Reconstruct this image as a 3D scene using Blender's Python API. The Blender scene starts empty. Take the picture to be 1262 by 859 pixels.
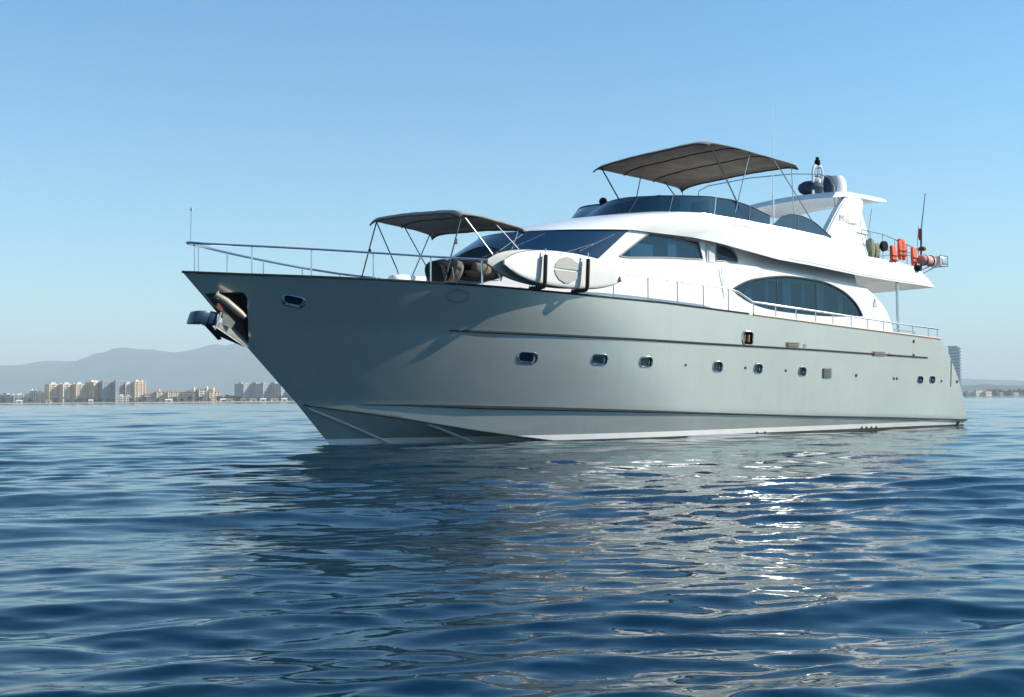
import bpy, bmesh, math, random
import numpy as np
from mathutils import Vector, Matrix
from mathutils.bvhtree import BVHTree

random.seed(7)
rng = np.random.default_rng(11)
sc = bpy.context.scene
C = sc.collection
R = math.radians

# ------------------------------------------------------------------ camera
CAM = Vector((-15.590, -28.770, 1.20))
RT = Vector((0.79264, -0.60965, -0.00732))
UP = Vector((-0.02139, -0.03981, 0.99898))
FW = Vector((0.60931, 0.79167, 0.04460))
cd = bpy.data.cameras.new('camera'); cam = bpy.data.objects.new('camera', cd); C.objects.link(cam)
M = Matrix((RT, UP, -FW)).transposed().to_4x4(); M.translation = CAM
cam.matrix_world = M
cd.sensor_width = 36; cd.lens = 36 * 1400 / 1262
cd.clip_start = .1; cd.clip_end = 90000
sc.camera = cam
F0 = Vector((FW.x, FW.y, 0)).normalized(); R0 = Vector((F0.y, -F0.x, 0))

# ------------------------------------------------------------------ light
SUN_EL = R(30); TO = Vector((.8 * math.cos(SUN_EL), -.6 * math.cos(SUN_EL), math.sin(SUN_EL)))
w = bpy.data.worlds.new('World'); sc.world = w; w.use_nodes = True
nt = w.node_tree; bg = nt.nodes['Background']
sky = nt.nodes.new('ShaderNodeTexSky'); sky.sky_type = 'NISHITA'; sky.sun_disc = False
sky.sun_elevation = SUN_EL; sky.sun_rotation = math.atan2(TO.x, TO.y)
sky.air_density = 1.0; sky.dust_density = .3; sky.ozone_density = 3.0
tn = nt.nodes.new('ShaderNodeMix'); tn.data_type = 'RGBA'; tn.blend_type = 'MULTIPLY'; tn.inputs[0].default_value = 1
tn.inputs[7].default_value = (.74, 1.02, .96, 1)
hs = nt.nodes.new('ShaderNodeHueSaturation'); hs.inputs['Saturation'].default_value = 1.36; hs.inputs['Value'].default_value = 1.0
nt.links.new(sky.outputs[0], hs.inputs['Color']); nt.links.new(hs.outputs[0], tn.inputs[6]); nt.links.new(tn.outputs[2], bg.inputs[0]); bg.inputs[1].default_value = .10
sl = bpy.data.lights.new('sun', 'SUN'); sl.energy = 4.6; sl.angle = R(.5); sl.color = (1, .93, .83)
so = bpy.data.objects.new('sun', sl); C.objects.link(so)
so.rotation_euler = TO.to_track_quat('Z', 'Y').to_euler()
sc.view_settings.view_transform = 'Standard'; sc.view_settings.look = 'None'
sc.view_settings.exposure = 1.0; sc.view_settings.gamma = 1
sc.cycles.max_bounces = 8; sc.cycles.transparent_max_bounces = 12; sc.cycles.volume_bounces = 0
sc.cycles.caustics_reflective = False; sc.cycles.caustics_refractive = False
sc.cycles.sample_clamp_indirect = 6; sc.cycles.use_denoising = True
HAZE = .00014
WZ = -.075            # sea level

# ------------------------------------------------------------------ materials
def pm(name, col, rough=.5, metal=0., coat=0., var=.06, scale=2.5, bump=0., bscale=40., spec=.5, trans=0., ior=1.45):
    m = bpy.data.materials.new(name); m.use_nodes = True; n = m.node_tree; b = n.nodes['Principled BSDF']
    b.inputs['Roughness'].default_value = rough; b.inputs['Metallic'].default_value = metal
    b.inputs['Coat Weight'].default_value = coat; b.inputs['Coat Roughness'].default_value = .06
    b.inputs['Specular IOR Level'].default_value = spec
    b.inputs['Transmission Weight'].default_value = trans; b.inputs['IOR'].default_value = ior
    tc = n.nodes.new('ShaderNodeTexCoord'); nz = n.nodes.new('ShaderNodeTexNoise')
    nz.inputs['Scale'].default_value = scale; nz.inputs['Detail'].default_value = 5
    n.links.new(tc.outputs['Object'], nz.inputs['Vector'])
    rp = n.nodes.new('ShaderNodeValToRGB')
    rp.color_ramp.elements[0].position = .3; rp.color_ramp.elements[1].position = .7
    rp.color_ramp.elements[0].color = tuple(c * (1 - var) for c in col) + (1,)
    rp.color_ramp.elements[1].color = tuple(min(1, c * (1 + var)) for c in col) + (1,)
    n.links.new(nz.outputs[0], rp.inputs[0]); n.links.new(rp.outputs[0], b.inputs['Base Color'])
    if bump:
        n2 = n.nodes.new('ShaderNodeTexNoise'); n2.inputs['Scale'].default_value = bscale; n2.inputs['Detail'].default_value = 4
        n.links.new(tc.outputs['Object'], n2.inputs['Vector'])
        bp = n.nodes.new('ShaderNodeBump'); bp.inputs['Strength'].default_value = bump; bp.inputs['Distance'].default_value = .02
        n.links.new(n2.outputs[0], bp.inputs['Height']); n.links.new(bp.outputs[0], b.inputs['Normal'])
    return m

HULL = pm('hull_paint', (.57, .59, .52), .23, .55, 1., .05, .35)
HULL.node_tree.nodes['Principled BSDF'].inputs['Coat IOR'].default_value = 1.85
def hull_streaks(m):
    # faint salt streaks running down the topsides
    n = m.node_tree; b = n.nodes['Principled BSDF']; rp = b.inputs['Base Color'].links[0].from_node
    tc = n.nodes['Texture Coordinate']; mp = n.nodes.new('ShaderNodeMapping'); mp.inputs['Scale'].default_value = (2.2, .4, .25)
    mp.inputs['Rotation'].default_value = (0, R(-14), 0)
    nz = n.nodes.new('ShaderNodeTexNoise'); nz.inputs['Scale'].default_value = 1.6; nz.inputs['Detail'].default_value = 8; nz.inputs['Roughness'].default_value = .65
    n.links.new(tc.outputs['Object'], mp.inputs[0]); n.links.new(mp.outputs[0], nz.inputs['Vector'])
    r2 = n.nodes.new('ShaderNodeValToRGB'); r2.color_ramp.elements[0].position = .52; r2.color_ramp.elements[1].position = .8
    r2.color_ramp.elements[0].color = (0, 0, 0, 1); r2.color_ramp.elements[1].color = (.35, .35, .35, 1)
    mx = n.nodes.new('ShaderNodeMix'); mx.data_type = 'RGBA'; mx.inputs[7].default_value = (.42, .45, .42, 1)
    n.links.new(nz.outputs[0], r2.inputs[0]); n.links.new(r2.outputs[0], mx.inputs[0]); n.links.new(rp.outputs[0], mx.inputs[6])
    n.links.new(mx.outputs[2], b.inputs['Base Color'])
    n2 = n.nodes.new('ShaderNodeTexNoise'); n2.inputs['Scale'].default_value = .8; n2.inputs['Detail'].default_value = 2
    bp = n.nodes.new('ShaderNodeBump'); bp.inputs['Strength'].default_value = .25; bp.inputs['Distance'].default_value = .03
    n.links.new(tc.outputs['Object'], n2.inputs['Vector']); n.links.new(n2.outputs[0], bp.inputs['Height'])
    n.links.new(bp.outputs[0], b.inputs['Normal']); n.links.new(bp.outputs[0], b.inputs['Coat Normal'])
hull_streaks(HULL)
WHITE = pm('white_gelcoat', (.78, .78, .76), .22, 0, .6, .045, .8)
BOOT = pm('white_boot_paint', (.84, .84, .81), .35, 0, .3, .05, 1.5)
ANTI = pm('antifouling_paint', (.055, .065, .05), .6, 0, 0, .3, 1.2)
DARK = pm('dark_recess', (.008, .009, .010), .7, 0, 0, .1)
RUBBER = pm('dark_strake', (.022, .03, .034), .85, 0, 0, .1, spec=.2)
BLACK = pm('black_padding', (.012, .012, .013), .55, 0, 0, .1, 8)
STEEL = pm('stainless_steel', (.62, .63, .64), .16, 1, 0, .03, 5)
TUBE = pm('tube_steel', (.42, .44, .46), .25, .9, 0, .05, 5)
DTUBE = pm('dark_tube', (.035, .04, .05), .4, .3, 0, .05, 5)
FAB = pm('canopy_fabric', (.27, .235, .195), .95, 0, 0, .18, 2., .6, 5)
FABD = pm('canopy_binding', (.05, .05, .055), .9, 0, 0, .1, 6)
TEAK = pm('varnished_teak', (.42, .24, .12), .4, 0, .3, .15, 6)
NAVY = pm('navy_cover', (.012, .035, .075), .75, 0, 0, .12, 5, .2, 20)
ORANGE = pm('orange_lifejacket', (.80, .10, .03), .7, 0, 0, .12, 9, .3, 25)
RED = pm('red_cloth', (.65, .03, .03), .8, 0, 0, .1)
TAN = pm('tan_cushion', (.15, .125, .095), .9, 0, 0, .15, 7, .3, 20)
CHAR = pm('charcoal_cushion', (.007, .008, .010), .85, 0, 0, .2, 6, .3, 20, spec=.2)
GALV = pm('galvanised_steel', (.30, .275, .22), .5, .3, 0, .18, 6, .2, 20)
BLUEST = pm('blue_steel_plate', (.006, .026, .06), .35, .2, 0, .15, 3)
RUST = pm('rusty_iron', (.16, .06, .035), .8, .2, 0, .3, 12)
BOARD = pm('board_white', (.74, .73, .68), .3, 0, .3, .03, 2)
BGREY = pm('board_grey_pad', (.44, .44, .40), .7, 0, 0, .06, 12)
BDARK = pm('board_shaded_side', (.05, .065, .085), .4, 0, .2, .1, 3)  # shade on the board's rail and underside put into its colour
GREYP = pm('grey_print', (.22, .23, .22), .5, 0, 0, .05)
CURT = pm('pale_curtain', (.70, .74, .76), .9, 0, 0, .1, 4)
GREYW = pm('grey_panel', (.50, .52, .52), .4, 0, .2, .04)
SKIN = None

def glass(name, tint, alpha, rough=.03):
    m = bpy.data.materials.new(name); m.use_nodes = True; n = m.node_tree; b = n.nodes['Principled BSDF']
    b.inputs['Base Color'].default_value = (*tint, 1); b.inputs['Roughness'].default_value = rough
    b.inputs['Specular IOR Level'].default_value = .7; b.inputs['Coat Weight'].default_value = .5; b.inputs['Coat Roughness'].default_value = .02
    tr = n.nodes.new('ShaderNodeBsdfTransparent'); tr.inputs[0].default_value = (.55, .72, .82, 1)
    mx = n.nodes.new('ShaderNodeMixShader'); mx.inputs[0].default_value = 1 - alpha
    out = n.nodes['Material Output']
    n.links.new(b.outputs[0], mx.inputs[1]); n.links.new(tr.outputs[0], mx.inputs[2]); n.links.new(mx.outputs[0], out.inputs[0])
    return m
GLASS = glass('windscreen_glass', (.004, .022, .055), 1.0)
GLASSW = glass('cabin_glass', (.02, .075, .12), .34)
GLASSF = glass('flybridge_glass', (.004, .03, .06), .76)

# ------------------------------------------------------------------ helpers
def obj(name, bm, m, parent=None, smooth=35, **props):
    me = bpy.data.meshes.new(name)
    if isinstance(bm, bmesh.types.BMesh):
        bm.to_mesh(me); bm.free()
    else:
        me = bm
    for x in (m if isinstance(m, (list, tuple)) else [m]): me.materials.append(x)
    if smooth:
        me.shade_smooth(); me.set_sharp_from_angle(angle=R(smooth))
    o = bpy.data.objects.new(name, me); C.objects.link(o)
    if parent: o.parent = parent
    for k, v in props.items(): o[k] = v
    return o

def thing(name, label, cat, group=None, loc=(0, 0, 0), rz=0):
    o = bpy.data.objects.new(name, None); C.objects.link(o); o.location = loc; o.rotation_euler = (0, 0, rz)
    o.empty_display_size = .3
    o['label'] = label; o['category'] = cat
    if group: o['group'] = group
    return o
def tag(o, label, cat, group=None):
    o['label'] = label; o['category'] = cat
    if group: o['group'] = group
    return o
def NB(): return bmesh.new()

def tube(bm, pts, r, n=8, closed=False, cap=True, rx=None):
    pts = [Vector(p) for p in pts]; N = len(pts); rings = []
    rs = r if isinstance(r, (list, tuple)) else [r] * N
    up = None
    for i, p in enumerate(pts):
        a = pts[i - 1] if (i > 0 or closed) else p; b = pts[(i + 1) % N] if (i < N - 1 or closed) else p
        t = (b - a).normalized()
        if up is None:
            up = Vector((0, 0, 1)) if abs(t.z) < .9 else Vector((0, 1, 0))
        s = t.cross(up).normalized(); up = s.cross(t).normalized()
        k = 1.
        if 0 < i < N - 1 or closed:
            c = (p - a).normalized().dot((b - p).normalized()); k = 1 / max(.5, math.sqrt((1 + c) / 2))
        rings.append([bm.verts.new(p + (s * math.cos(q) + up * math.sin(q)) * rs[i] * (k if n < 6 else 1)) for q in [2 * math.pi * j / n for j in range(n)]])
    L = N if closed else N - 1
    for i in range(L):
        A, B_ = rings[i], rings[(i + 1) % N]
        for j in range(n): bm.faces.new((A[j], A[(j + 1) % n], B_[(j + 1) % n], B_[j]))
    if cap and not closed:
        bm.faces.new(rings[0][::-1]); bm.faces.new(rings[-1])
    return bm

def box(bm, c, s, rot=None, bev=0):
    r = bmesh.ops.create_cube(bm, size=1)
    vs = r['verts']
    for v in vs: v.co = Vector((v.co.x * s[0], v.co.y * s[1], v.co.z * s[2]))
    if bev:
        es = list({e for v in vs for e in v.link_edges})
        q = bmesh.ops.bevel(bm, geom=es, offset=bev, segments=2, affect='EDGES', profile=.5)
        vs = list({v for f in q['faces'] for v in f.verts} | {v for v in vs if v.is_valid})
    for v in vs:
        co = v.co
        if rot is not None: co = rot @ co
        v.co = co + Vector(c)
    return bm

def prism(bm, pts, d0, d1, axis='y'):
    """polygon of (a,b) extruded along axis; y: pts=(x,z)"""
    def P(a, b, d):
        return Vector((a, d, b)) if axis == 'y' else (Vector((d, a, b)) if axis == 'x' else Vector((a, b, d)))
    A = [bm.verts.new(P(a, b, d0)) for a, b in pts]; B_ = [bm.verts.new(P(a, b, d1)) for a, b in pts]
    n = len(pts)
    bm.faces.new(A); bm.faces.new(B_[::-1])
    for i in range(n): bm.faces.new((A[i], B_[i], B_[(i + 1) % n], A[(i + 1) % n]))
    bmesh.ops.recalc_face_normals(bm, faces=bm.faces)
    return bm

def rrect(w_, h_, r, n=5):
    out = []
    for cx, cz, a0 in ((w_ / 2 - r, h_ / 2 - r, 0), (-w_ / 2 + r, h_ / 2 - r, 90), (-w_ / 2 + r, -h_ / 2 + r, 180), (w_ / 2 - r, -h_ / 2 + r, 270)):
        for i in range(n + 1):
            a = R(a0 + 90 * i / n); out.append((cx + r * math.cos(a), cz + r * math.sin(a)))
    return out

def smooth_poly(pts, sub=6, corners=()):
    """closed Catmull-Rom through pts; indices in corners stay sharp"""
    n = len(pts); out = []
    for i in range(n):
        p0, p1, p2, p3 = pts[i - 1], pts[i], pts[(i + 1) % n], pts[(i + 2) % n]
        if i in corners: p0 = p1
        if (i + 1) % n in corners: p3 = p2
        for k in range(sub):
            t = k / sub
            out.append(tuple(.5 * ((2 * b) + (c - a) * t + (2 * a - 5 * b + 4 * c - d) * t * t + (-a + 3 * b - 3 * c + d) * t ** 3) for a, b, c, d in zip(p0, p1, p2, p3)))
    return out

def lathe(bm, prof, n=20, c=(0, 0, 0), M_=None):
    rings = []
    for r_, z in prof:
        rings.append([bm.verts.new((r_ * math.cos(2 * math.pi * j / n), r_ * math.sin(2 * math.pi * j / n), z)) for j in range(n)])
    for A, B_ in zip(rings, rings[1:]):
        for j in range(n): bm.faces.new((A[j], A[(j + 1) % n], B_[(j + 1) % n], B_[j]))
    bm.faces.new(rings[0][::-1]); bm.faces.new(rings[-1])
    vs = [v for r_ in rings for v in r_]
    for v in vs:
        co = v.co if M_ is None else M_ @ v.co
        v.co = co + Vector(c)
    return bm

def pillow(bm, c, s, rot=None, p=.45, n=12, lump=.05):
    """superellipsoid cushion"""
    def sp(v, e): return math.copysign(abs(v) ** e, v)
    rows = []
    ph = random.random() * 9
    for i in range(n + 1):
        a = -math.pi / 2 + math.pi * i / n; row = []
        for j in range(2 * n):
            b = math.pi * j / n
            v = Vector((sp(math.cos(a), p) * sp(math.cos(b), p) * s[0] / 2, sp(math.cos(a), p) * sp(math.sin(b), p) * s[1] / 2, sp(math.sin(a), .8) * s[2] / 2))
            v *= 1 + lump * math.sin(3 * v.x / s[0] * 4 + ph) * math.cos(5 * v.y / s[1] + ph * 2)
            if rot is not None: v = rot @ v
            row.append(bm.verts.new(v + Vector(c)))
        rows.append(row)
    for A, B_ in zip(rows, rows[1:]):
        for j in range(2 * n): bm.faces.new((A[j], A[(j + 1) % (2 * n)], B_[(j + 1) % (2 * n)], B_[j]))
    bmesh.ops.remove_doubles(bm, verts=bm.verts, dist=1e-5)
    return bm

def outward(b):
    bmesh.ops.recalc_face_normals(b, faces=b.faces)
    if b.calc_volume(signed=True) < 0: bmesh.ops.reverse_faces(b, faces=b.faces)

def boolean(o, cutters):
    dg = None
    for c in cutters:
        md = o.modifiers.new('b', 'BOOLEAN'); md.operation = 'DIFFERENCE'; md.solver = 'EXACT'; md.object = c
        md.material_mode = 'TRANSFER'
    bpy.context.view_layer.update()
    dg = bpy.context.evaluated_depsgraph_get()
    me = bpy.data.meshes.new_from_object(o.evaluated_get(dg))
    o.modifiers.clear(); o.data = me
    for c in cutters: bpy.data.objects.remove(c)
    return o

def separate(o):
    b = bmesh.new(); b.from_mesh(o.data); b.faces.ensure_lookup_table(); seen = {}; k = 0
    for f in b.faces:
        if f.index in seen: continue
        st = [f]; seen[f.index] = k
        while st:
            g_ = st.pop()
            for v in g_.verts:
                for h in v.link_faces:
                    if h.index not in seen: seen[h.index] = k; st.append(h)
        k += 1
    for i in range(1, k):
        c = b.copy(); c.faces.ensure_lookup_table()
        bmesh.ops.delete(c, geom=[f for f in c.faces if seen[f.index] != i], context='FACES')
        n_ = o.copy(); n_.data = o.data.copy(); C.objects.link(n_); c.to_mesh(n_.data); c.free(); n_.parent = o.parent
    bmesh.ops.delete(b, geom=[f for f in b.faces if seen[f.index] != 0], context='FACES'); b.to_mesh(o.data); b.free()

def lerpx(x, pts):
    return float(np.interp(x, [p[0] for p in pts], [p[1] for p in pts]))

# ------------------------------------------------------------------ hull lines (x aft, -y port, z up; metres)
def cl(v, a=0., b=1.): return max(a, min(b, v))
def taper(x): return 1 - .045 * cl((x - 15) / 12) ** 1.5
def yS(x): return 3.5 * (1 - (1 - cl((x + 4.33) / 13)) ** 2.3) * taper(x)
def yK2(x): return 3.47 * (1 - (1 - cl((x + 3.07) / 13)) ** 1.95) * taper(x)
def yK1(x): return 3.35 * (1 - (1 - cl((x + 1.05) / 12)) ** 1.75) * taper(x)
def yC(x): return .93 * yK1(x)
zS = [(-4.33, 4.59), (-3, 4.54), (-.1, 4.475), (3.3, 4.385), (6.6, 4.265), (9.95, 4.18), (13.6, 4.01), (18.1, 3.79), (25.5, 3.47)]
zK2 = [(-3.07, 3.24), (.9, 3.19), (3.2, 3.14), (6.8, 3.05), (11.45, 2.96), (17.24, 2.87), (26.3, 2.67)]
zK1 = [(-1.05, 1.14), (-.6, 1.10), (.1, 1.09), (1.75, 1.06), (4, .97), (7.06, .87), (11.5, .71), (17.3, .52), (22.2, .39), (27.54, .22)]
zC = [(-1.05, 1.13), (-.68, 1.05), (.5, .87), (1.8, .66), (2.7, .49), (3.7, .31), (4.84, .13), (6.2, -.06), (8, -.16), (27.5, -.17)]
zK = [(0, -.05), (.7, -.6), (3, -1.0), (8, -1.2), (27, -.8)]
NS = 150
def gs(i): 
    t = i / NS; return .45 * t + .55 * t ** 1.9
def lineP(line, i):
    t = gs(i)
    if line == 'S': x = -4.33 + t * (25.5 + 4.33); return Vector((x, yS(x), lerpx(x, zS)))
    if line == 'K2': x = -3.07 + t * (26.27 + 3.07); return Vector((x, yK2(x), lerpx(x, zK2)))
    if line == 'K1': x = -1.05 + t * (27.54 + 1.05); return Vector((x, yK1(x), lerpx(x, zK1)))
    if line == 'C': x = -1.04 + t * (27.5 + 1.04); return Vector((x, yC(x), lerpx(x, zC)))
    x = t * 27.2; return Vector((x, 0, lerpx(x, zK)))
rows = []
def seg(a, b, n, q=1., bulge=0., last=False):
    for k in range(n + (1 if last else 0)):
        u = k / n; row = []
        for i in range(NS + 1):
            A, B_ = lineP(a, i), lineP(b, i)
            p = A.lerp(B_, u); s = i / NS
            bow = (1 - s) ** 3
            p.y = B_.y + (A.y - B_.y) * ((1 - u) ** (1 + (q - 1) * bow))
            p.x += bulge * 4 * u * (1 - u) * s ** 30
            row.append(p)
        rows.append(row)
seg('S', 'K2', 8, 1.22, .09); seg('K2', 'K1', 12, 1.38, .2); seg('K1', 'C', 5, 1.1); seg('C', 'K', 8, .8, last=True)
# stem kept on one straight raked line
for j, row in enumerate(rows): row[0].y = 0
top0 = rows[0]
inn, dk = [], []
for i, p in enumerate(top0):
    sh = .55 * math.exp(-i / 5.)
    yy = max(0, p.y - .13)
    inn.append(Vector((p.x + sh, yy if i else 0, p.z)))
    dk.append(Vector((p.x + sh * 1.6, max(0, p.y - .20 - .36 * 1.3 * (yS(p.x + sh) - yK2(p.x + sh)) / 1.3) if i else 0, p.z - .34)))
allrows = [dk, inn] + rows
bm = NB(); P_, Q_ = [], []
for row in allrows:
    P_.append([bm.verts.new((p.x, -p.y, p.z)) for p in row]); Q_.append([bm.verts.new((p.x, p.y, p.z)) for p in row])
for G, fl in ((P_, 0), (Q_, 1)):
    for j in range(len(G) - 1):
        for i in range(NS):
            f = (G[j][i], G[j + 1][i], G[j + 1][i + 1], G[j][i + 1]); f = f[::-1] if fl else f
            fc = bm.faces.new(f); fc.material_index = 0 if j > 0 else 1
for i in range(NS):
    fc = bm.faces.new((P_[0][i], P_[0][i + 1], Q_[0][i + 1], Q_[0][i])); fc.material_index = 1
for j in range(len(allrows) - 1):
    fc = bm.faces.new((P_[j][NS], P_[j + 1][NS], Q_[j + 1][NS], Q_[j][NS])); fc.material_index = 0
bmesh.ops.remove_doubles(bm, verts=bm.verts, dist=1e-4)
bmesh.ops.dissolve_degenerate(bm, edges=bm.edges, dist=1e-5)
bmesh.ops.recalc_face_normals(bm, faces=bm.faces)
# paint lines: white boot band, antifouling
def cutplane(co, no):
    bmesh.ops.bisect_plane(bm, geom=bm.verts[:] + bm.edges[:] + bm.faces[:], plane_co=co, plane_no=no, dist=1e-5)
sl_ = .0042
cutplane((5.4, 0, .125), Vector((-sl_, 0, 1)).normalized())
cutplane((5.4, 0, -.04), Vector((-sl_, 0, 1)).normalized())
for f in bm.faces:
    c = f.calc_center_median()
    if c.z < .125 + sl_ * (c.x - 5.4) and c.x > -1.2: f.material_index = 2
    if c.z < -.04 + sl_ * (c.x - 5.4) and c.x > 5.6: f.material_index = 3
bm.normal_update()
HB = BVHTree.FromBMesh(bm)
def on_hull(x, z, side=-1):
    h = HB.ray_cast(Vector((x, side * 12, z)), Vector((0, -side, 0)))
    return h[0], h[1]
hull = obj('hull', bm, [HULL, WHITE, BOOT, ANTI, DARK, STEEL], None, 28)

# ------------------------------------------------------------------ the yacht
Y = thing('motor_yacht', 'large grey-green hulled motor yacht with white superstructure and two canvas canopies', 'yacht')
hull.parent = Y

def surf_M(p, n):
    n = n.normalized(); z = Vector((0, 0, 1)); z = (z - n * z.dot(n)).normalized(); x = z.cross(n) * -1
    # local: X aft, Y outward(normal), Z up
    x = Vector((1, 0, 0)); x = (x - n * x.dot(n)).normalized(); z = n.cross(x) ; 
    if z.z < 0: z = -z
    m = Matrix((x, n, z)).transposed().to_4x4(); m.translation = p
    return m

ports = [  # x, z, w, h
    (-1.66, 3.87, .80, .34), (5.0, 2.405, .82, .38), (7.4, 2.375, .76, .38), (9.18, 2.325, .70, .38), (12.4, 2.21, .62, .40),
    (14.4, 2.17, .58, .38), (16.75, 2.095, .56, .37), (24.1, 1.845, .50, .33), (24.95, 1.85, .50, .33)]
cut = []
# anchor pocket both sides
pk = [(-3.98, 4.04), (-3.0, 4.10), (-2.86, 4.08), (-2.76, 3.96), (-2.50, 2.82), (-2.53, 2.72), (-2.62, 2.66), (-3.2, 3.0), (-4.4, 3.9)]
for s in (-1, 1):
    b = NB(); prism(b, pk, s * .05, s * 3); c = obj('cut', b, DARK, None, 0); cut.append(c)
pmats = []
for (x, z, w_, h_) in [(a, b_, c * .74, d * .82) for a, b_, c, d in ports]:
    for s in (-1,):
        p, n = on_hull(x, z, s); Mx = surf_M(p, n); pmats.append((Mx, w_, h_))
        b = NB(); prism(b, rrect(w_, h_, min(w_, h_) * .45), -.13, .2)
        b.transform(Mx); outward(b)
        cut.append(obj('cut', b, STEEL, None, 0))
# hawse hole
p, n = on_hull(13.85, 3.185); Mh = surf_M(p, n)
b = NB(); prism(b, rrect(.5, .42, .13), -.2, .2); b.transform(Mh); outward(b); cut.append(obj('cut', b, DARK, None, 0))
boolean(hull, cut)
me = hull.data
names = [m.name if m else '' for m in me.materials]
# split parts by paint
def split(o, mapping):
    """mapping: list of (mat, name, parent). faces with that material become their own object"""
    src = bmesh.new(); src.from_mesh(o.data); mats = list(o.data.materials)
    made = []
    for mt, nm, par in mapping:
        idx = [i for i, m in enumerate(mats) if m == mt]
        b = src.copy(); bmesh.ops.delete(b, geom=[f for f in b.faces if f.material_index not in idx], context='FACES')
        for f in b.faces: f.material_index = 0
        if len(b.faces): made.append(obj(nm, b, mt, par, 28))
    used = [m for m, _, _ in mapping]
    idx = [i for i, m in enumerate(mats) if m in used]
    bmesh.ops.delete(src, geom=[f for f in src.faces if f.material_index in idx], context='FACES')
    keep = mats[0]
    for f in src.faces: f.material_index = 0
    src.to_mesh(o.data); src.free(); o.data.materials.clear(); o.data.materials.append(keep)
    o.data.shade_smooth(); o.data.set_sharp_from_angle(angle=R(28))
    return made
split(hull, [(WHITE, 'deck', Y), (BOOT, 'boot_stripe', hull), (ANTI, 'keel_paint', hull), (DARK, 'anchor_pocket', hull), (STEEL, 'porthole_surround', hull)])
hull.data.name = 'hull'

# porthole frames and panes
def rim(w_, h_, rr, t=.015):
    b = NB(); tube(b, [(a, .008, c) for a, c in rrect(w_ + t, h_ + t, rr)], t, 6, closed=True); return b
GP = glass('porthole_glass', (.006, .02, .03), 1.0, .05)
for Mx, w_, h_ in pmats:
    b = rim(w_, h_, min(w_, h_) * .47); b.transform(Mx)
    f = obj('porthole', b, STEEL, Y)
    b = NB(); prism(b, rrect(w_ * .80, h_ * .86, min(w_, h_) * .38), -.128, -.085); b.transform(Mx); obj('pane', b, GP, f)
    b = NB(); tube(b, [(a, -.085, c) for a, c in rrect(w_ * .80, h_ * .88, min(w_, h_) * .34)], .014, 6, closed=True); b.transform(Mx); obj('inner_rim', b, STEEL, f)
b = rim(.5, .42, .14, .026); b.transform(Mh); hw = obj('hawse_fairlead', b, STEEL, Y)
b = NB(); tube(b, [(-.12, -.08, -.12), (-.12, -.06, .12)], .05, 10); tube(b, [(.1, -.08, -.12), (.1, -.06, .12)], .05, 10); b.transform(Mh); obj('roller', b, TEAK, hw)

def plate(name, x, z, w_, h_, m, t=.012, louv=0, par=Y, rr=None):
    p, n = on_hull(x, z); Mx = surf_M(p, n); b = NB()
    prism(b, rrect(w_, h_, rr if rr else min(w_, h_) * .3), -.02, t)
    if louv:
        for k in range(louv):
            box(b, (0, t + .02, -h_ / 2 + h_ * (k + .7) / (louv + .4)), (w_ * .82, .05, h_ * .35 / louv))
    b.transform(Mx); return obj(name, b, m, par)
LOU = pm('louvre_bronze', (.30, .26, .22), .5, .2, 0, .1)
plate('engine_vent', 18.15, 2.05, .55, .38, pm('louvre_grey', (.2, .22, .21), .5, .2, 0, .1), .012, 6, rr=.1)
plate('deck_vent', 16.2, 3.03, .78, .19, LOU, .012, 3); plate('deck_vent', 16.85, 3.00, .18, .13, GREYP)
plate('deck_vent', 21.3, 2.81, .9, .19, LOU, .012, 3); plate('deck_vent', 22.0, 2.78, .2, .13, GREYP)
for x, z, s in ((10.9, 2.25, .06), (13.75, 2.19, .07), (15.85, 2.12, .07), (19.9, 1.98, .09), (22.3, 1.88, .08), (22.5, 1.88, .08), (25.6, 1.8, .07),
                (23.6, 3.325, .10), (23.6, 2.785, .10), (14.6, .0, .07), (15.0, .0, .07), (20.5, .05, .07), (20.8, .05, .07), (21.1, .05, .07), (21.4, .05, .07), (26.75, 1.78, .10), (27.0, .10, .14)):
    plate('drain_outlet', x, z, s, s * 1.15, RUBBER, .02)
plate('transom_seam', 26.3, 2.1, .045, 1.05, RUBBER, .008, rr=.02)

def strake(name, line, x0, x1, hf, pf, m, dz=0):
    b = NB(); rings = []
    for i in range(NS + 1):
        p = lineP(line, i)
        if not (x0 <= p.x <= x1): continue
        q = lineP(line, min(i + 1, NS)); q0 = lineP(line, max(i - 1, 0)); t = (q - q0).normalized()
        n = Vector((-t.y, t.x, 0)).normalized(); h, pr = hf(p.x), pf(p.x)
        prof = [(-.03, h), (pr * .7, h * .9), (pr, h * .3), (pr, -h * .6), (pr * .5, -h), (-.03, -h)]
        rings.append([(p.x + n.x * a, p.y + n.y * a, p.z + c + dz) for a, c in prof])
    for s in (-1, 1):
        vr = [[b.verts.new((x, s * y, z)) for x, y, z in r_] for r_ in rings]
        for A, B_ in zip(vr, vr[1:]):
            for j in range(6): b.faces.new((A[j], A[(j + 1) % 6], B_[(j + 1) % 6], B_[j]))
        b.faces.new(vr[0]); b.faces.new(vr[-1][::-1])
    bmesh.ops.recalc_face_normals(b, faces=b.faces)
    return obj(name, b, m, Y, 40)
strake('knuckle_shade_strip', 'K2', 2.5, 24.6, lambda x: .012 + .026 * cl((x - 2.5) / 1.) * (1 - .25 * cl((x - 9) / 8)), lambda x: .01 + .035 * cl((x - 2.5) / 1.5), RUBBER)  # dark strip standing in for the shadow line at the upper knuckle step
strake('knuckle_shade_strip', 'K1', .5, 27.6, lambda x: .008 + .045 * cl((x - .5) / 3.) * (1 - .55 * cl((x - 6) / 8)), lambda x: .01 + .06 * cl((x - .5) / 3) * (1 - .4 * cl((x - 8) / 8)), RUBBER)  # dark ridge, deeper forward to draw the shade under the lower knuckle
strake('chine_rail', 'C', -.9, 8, lambda x: .022, lambda x: .04, RUBBER)
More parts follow.
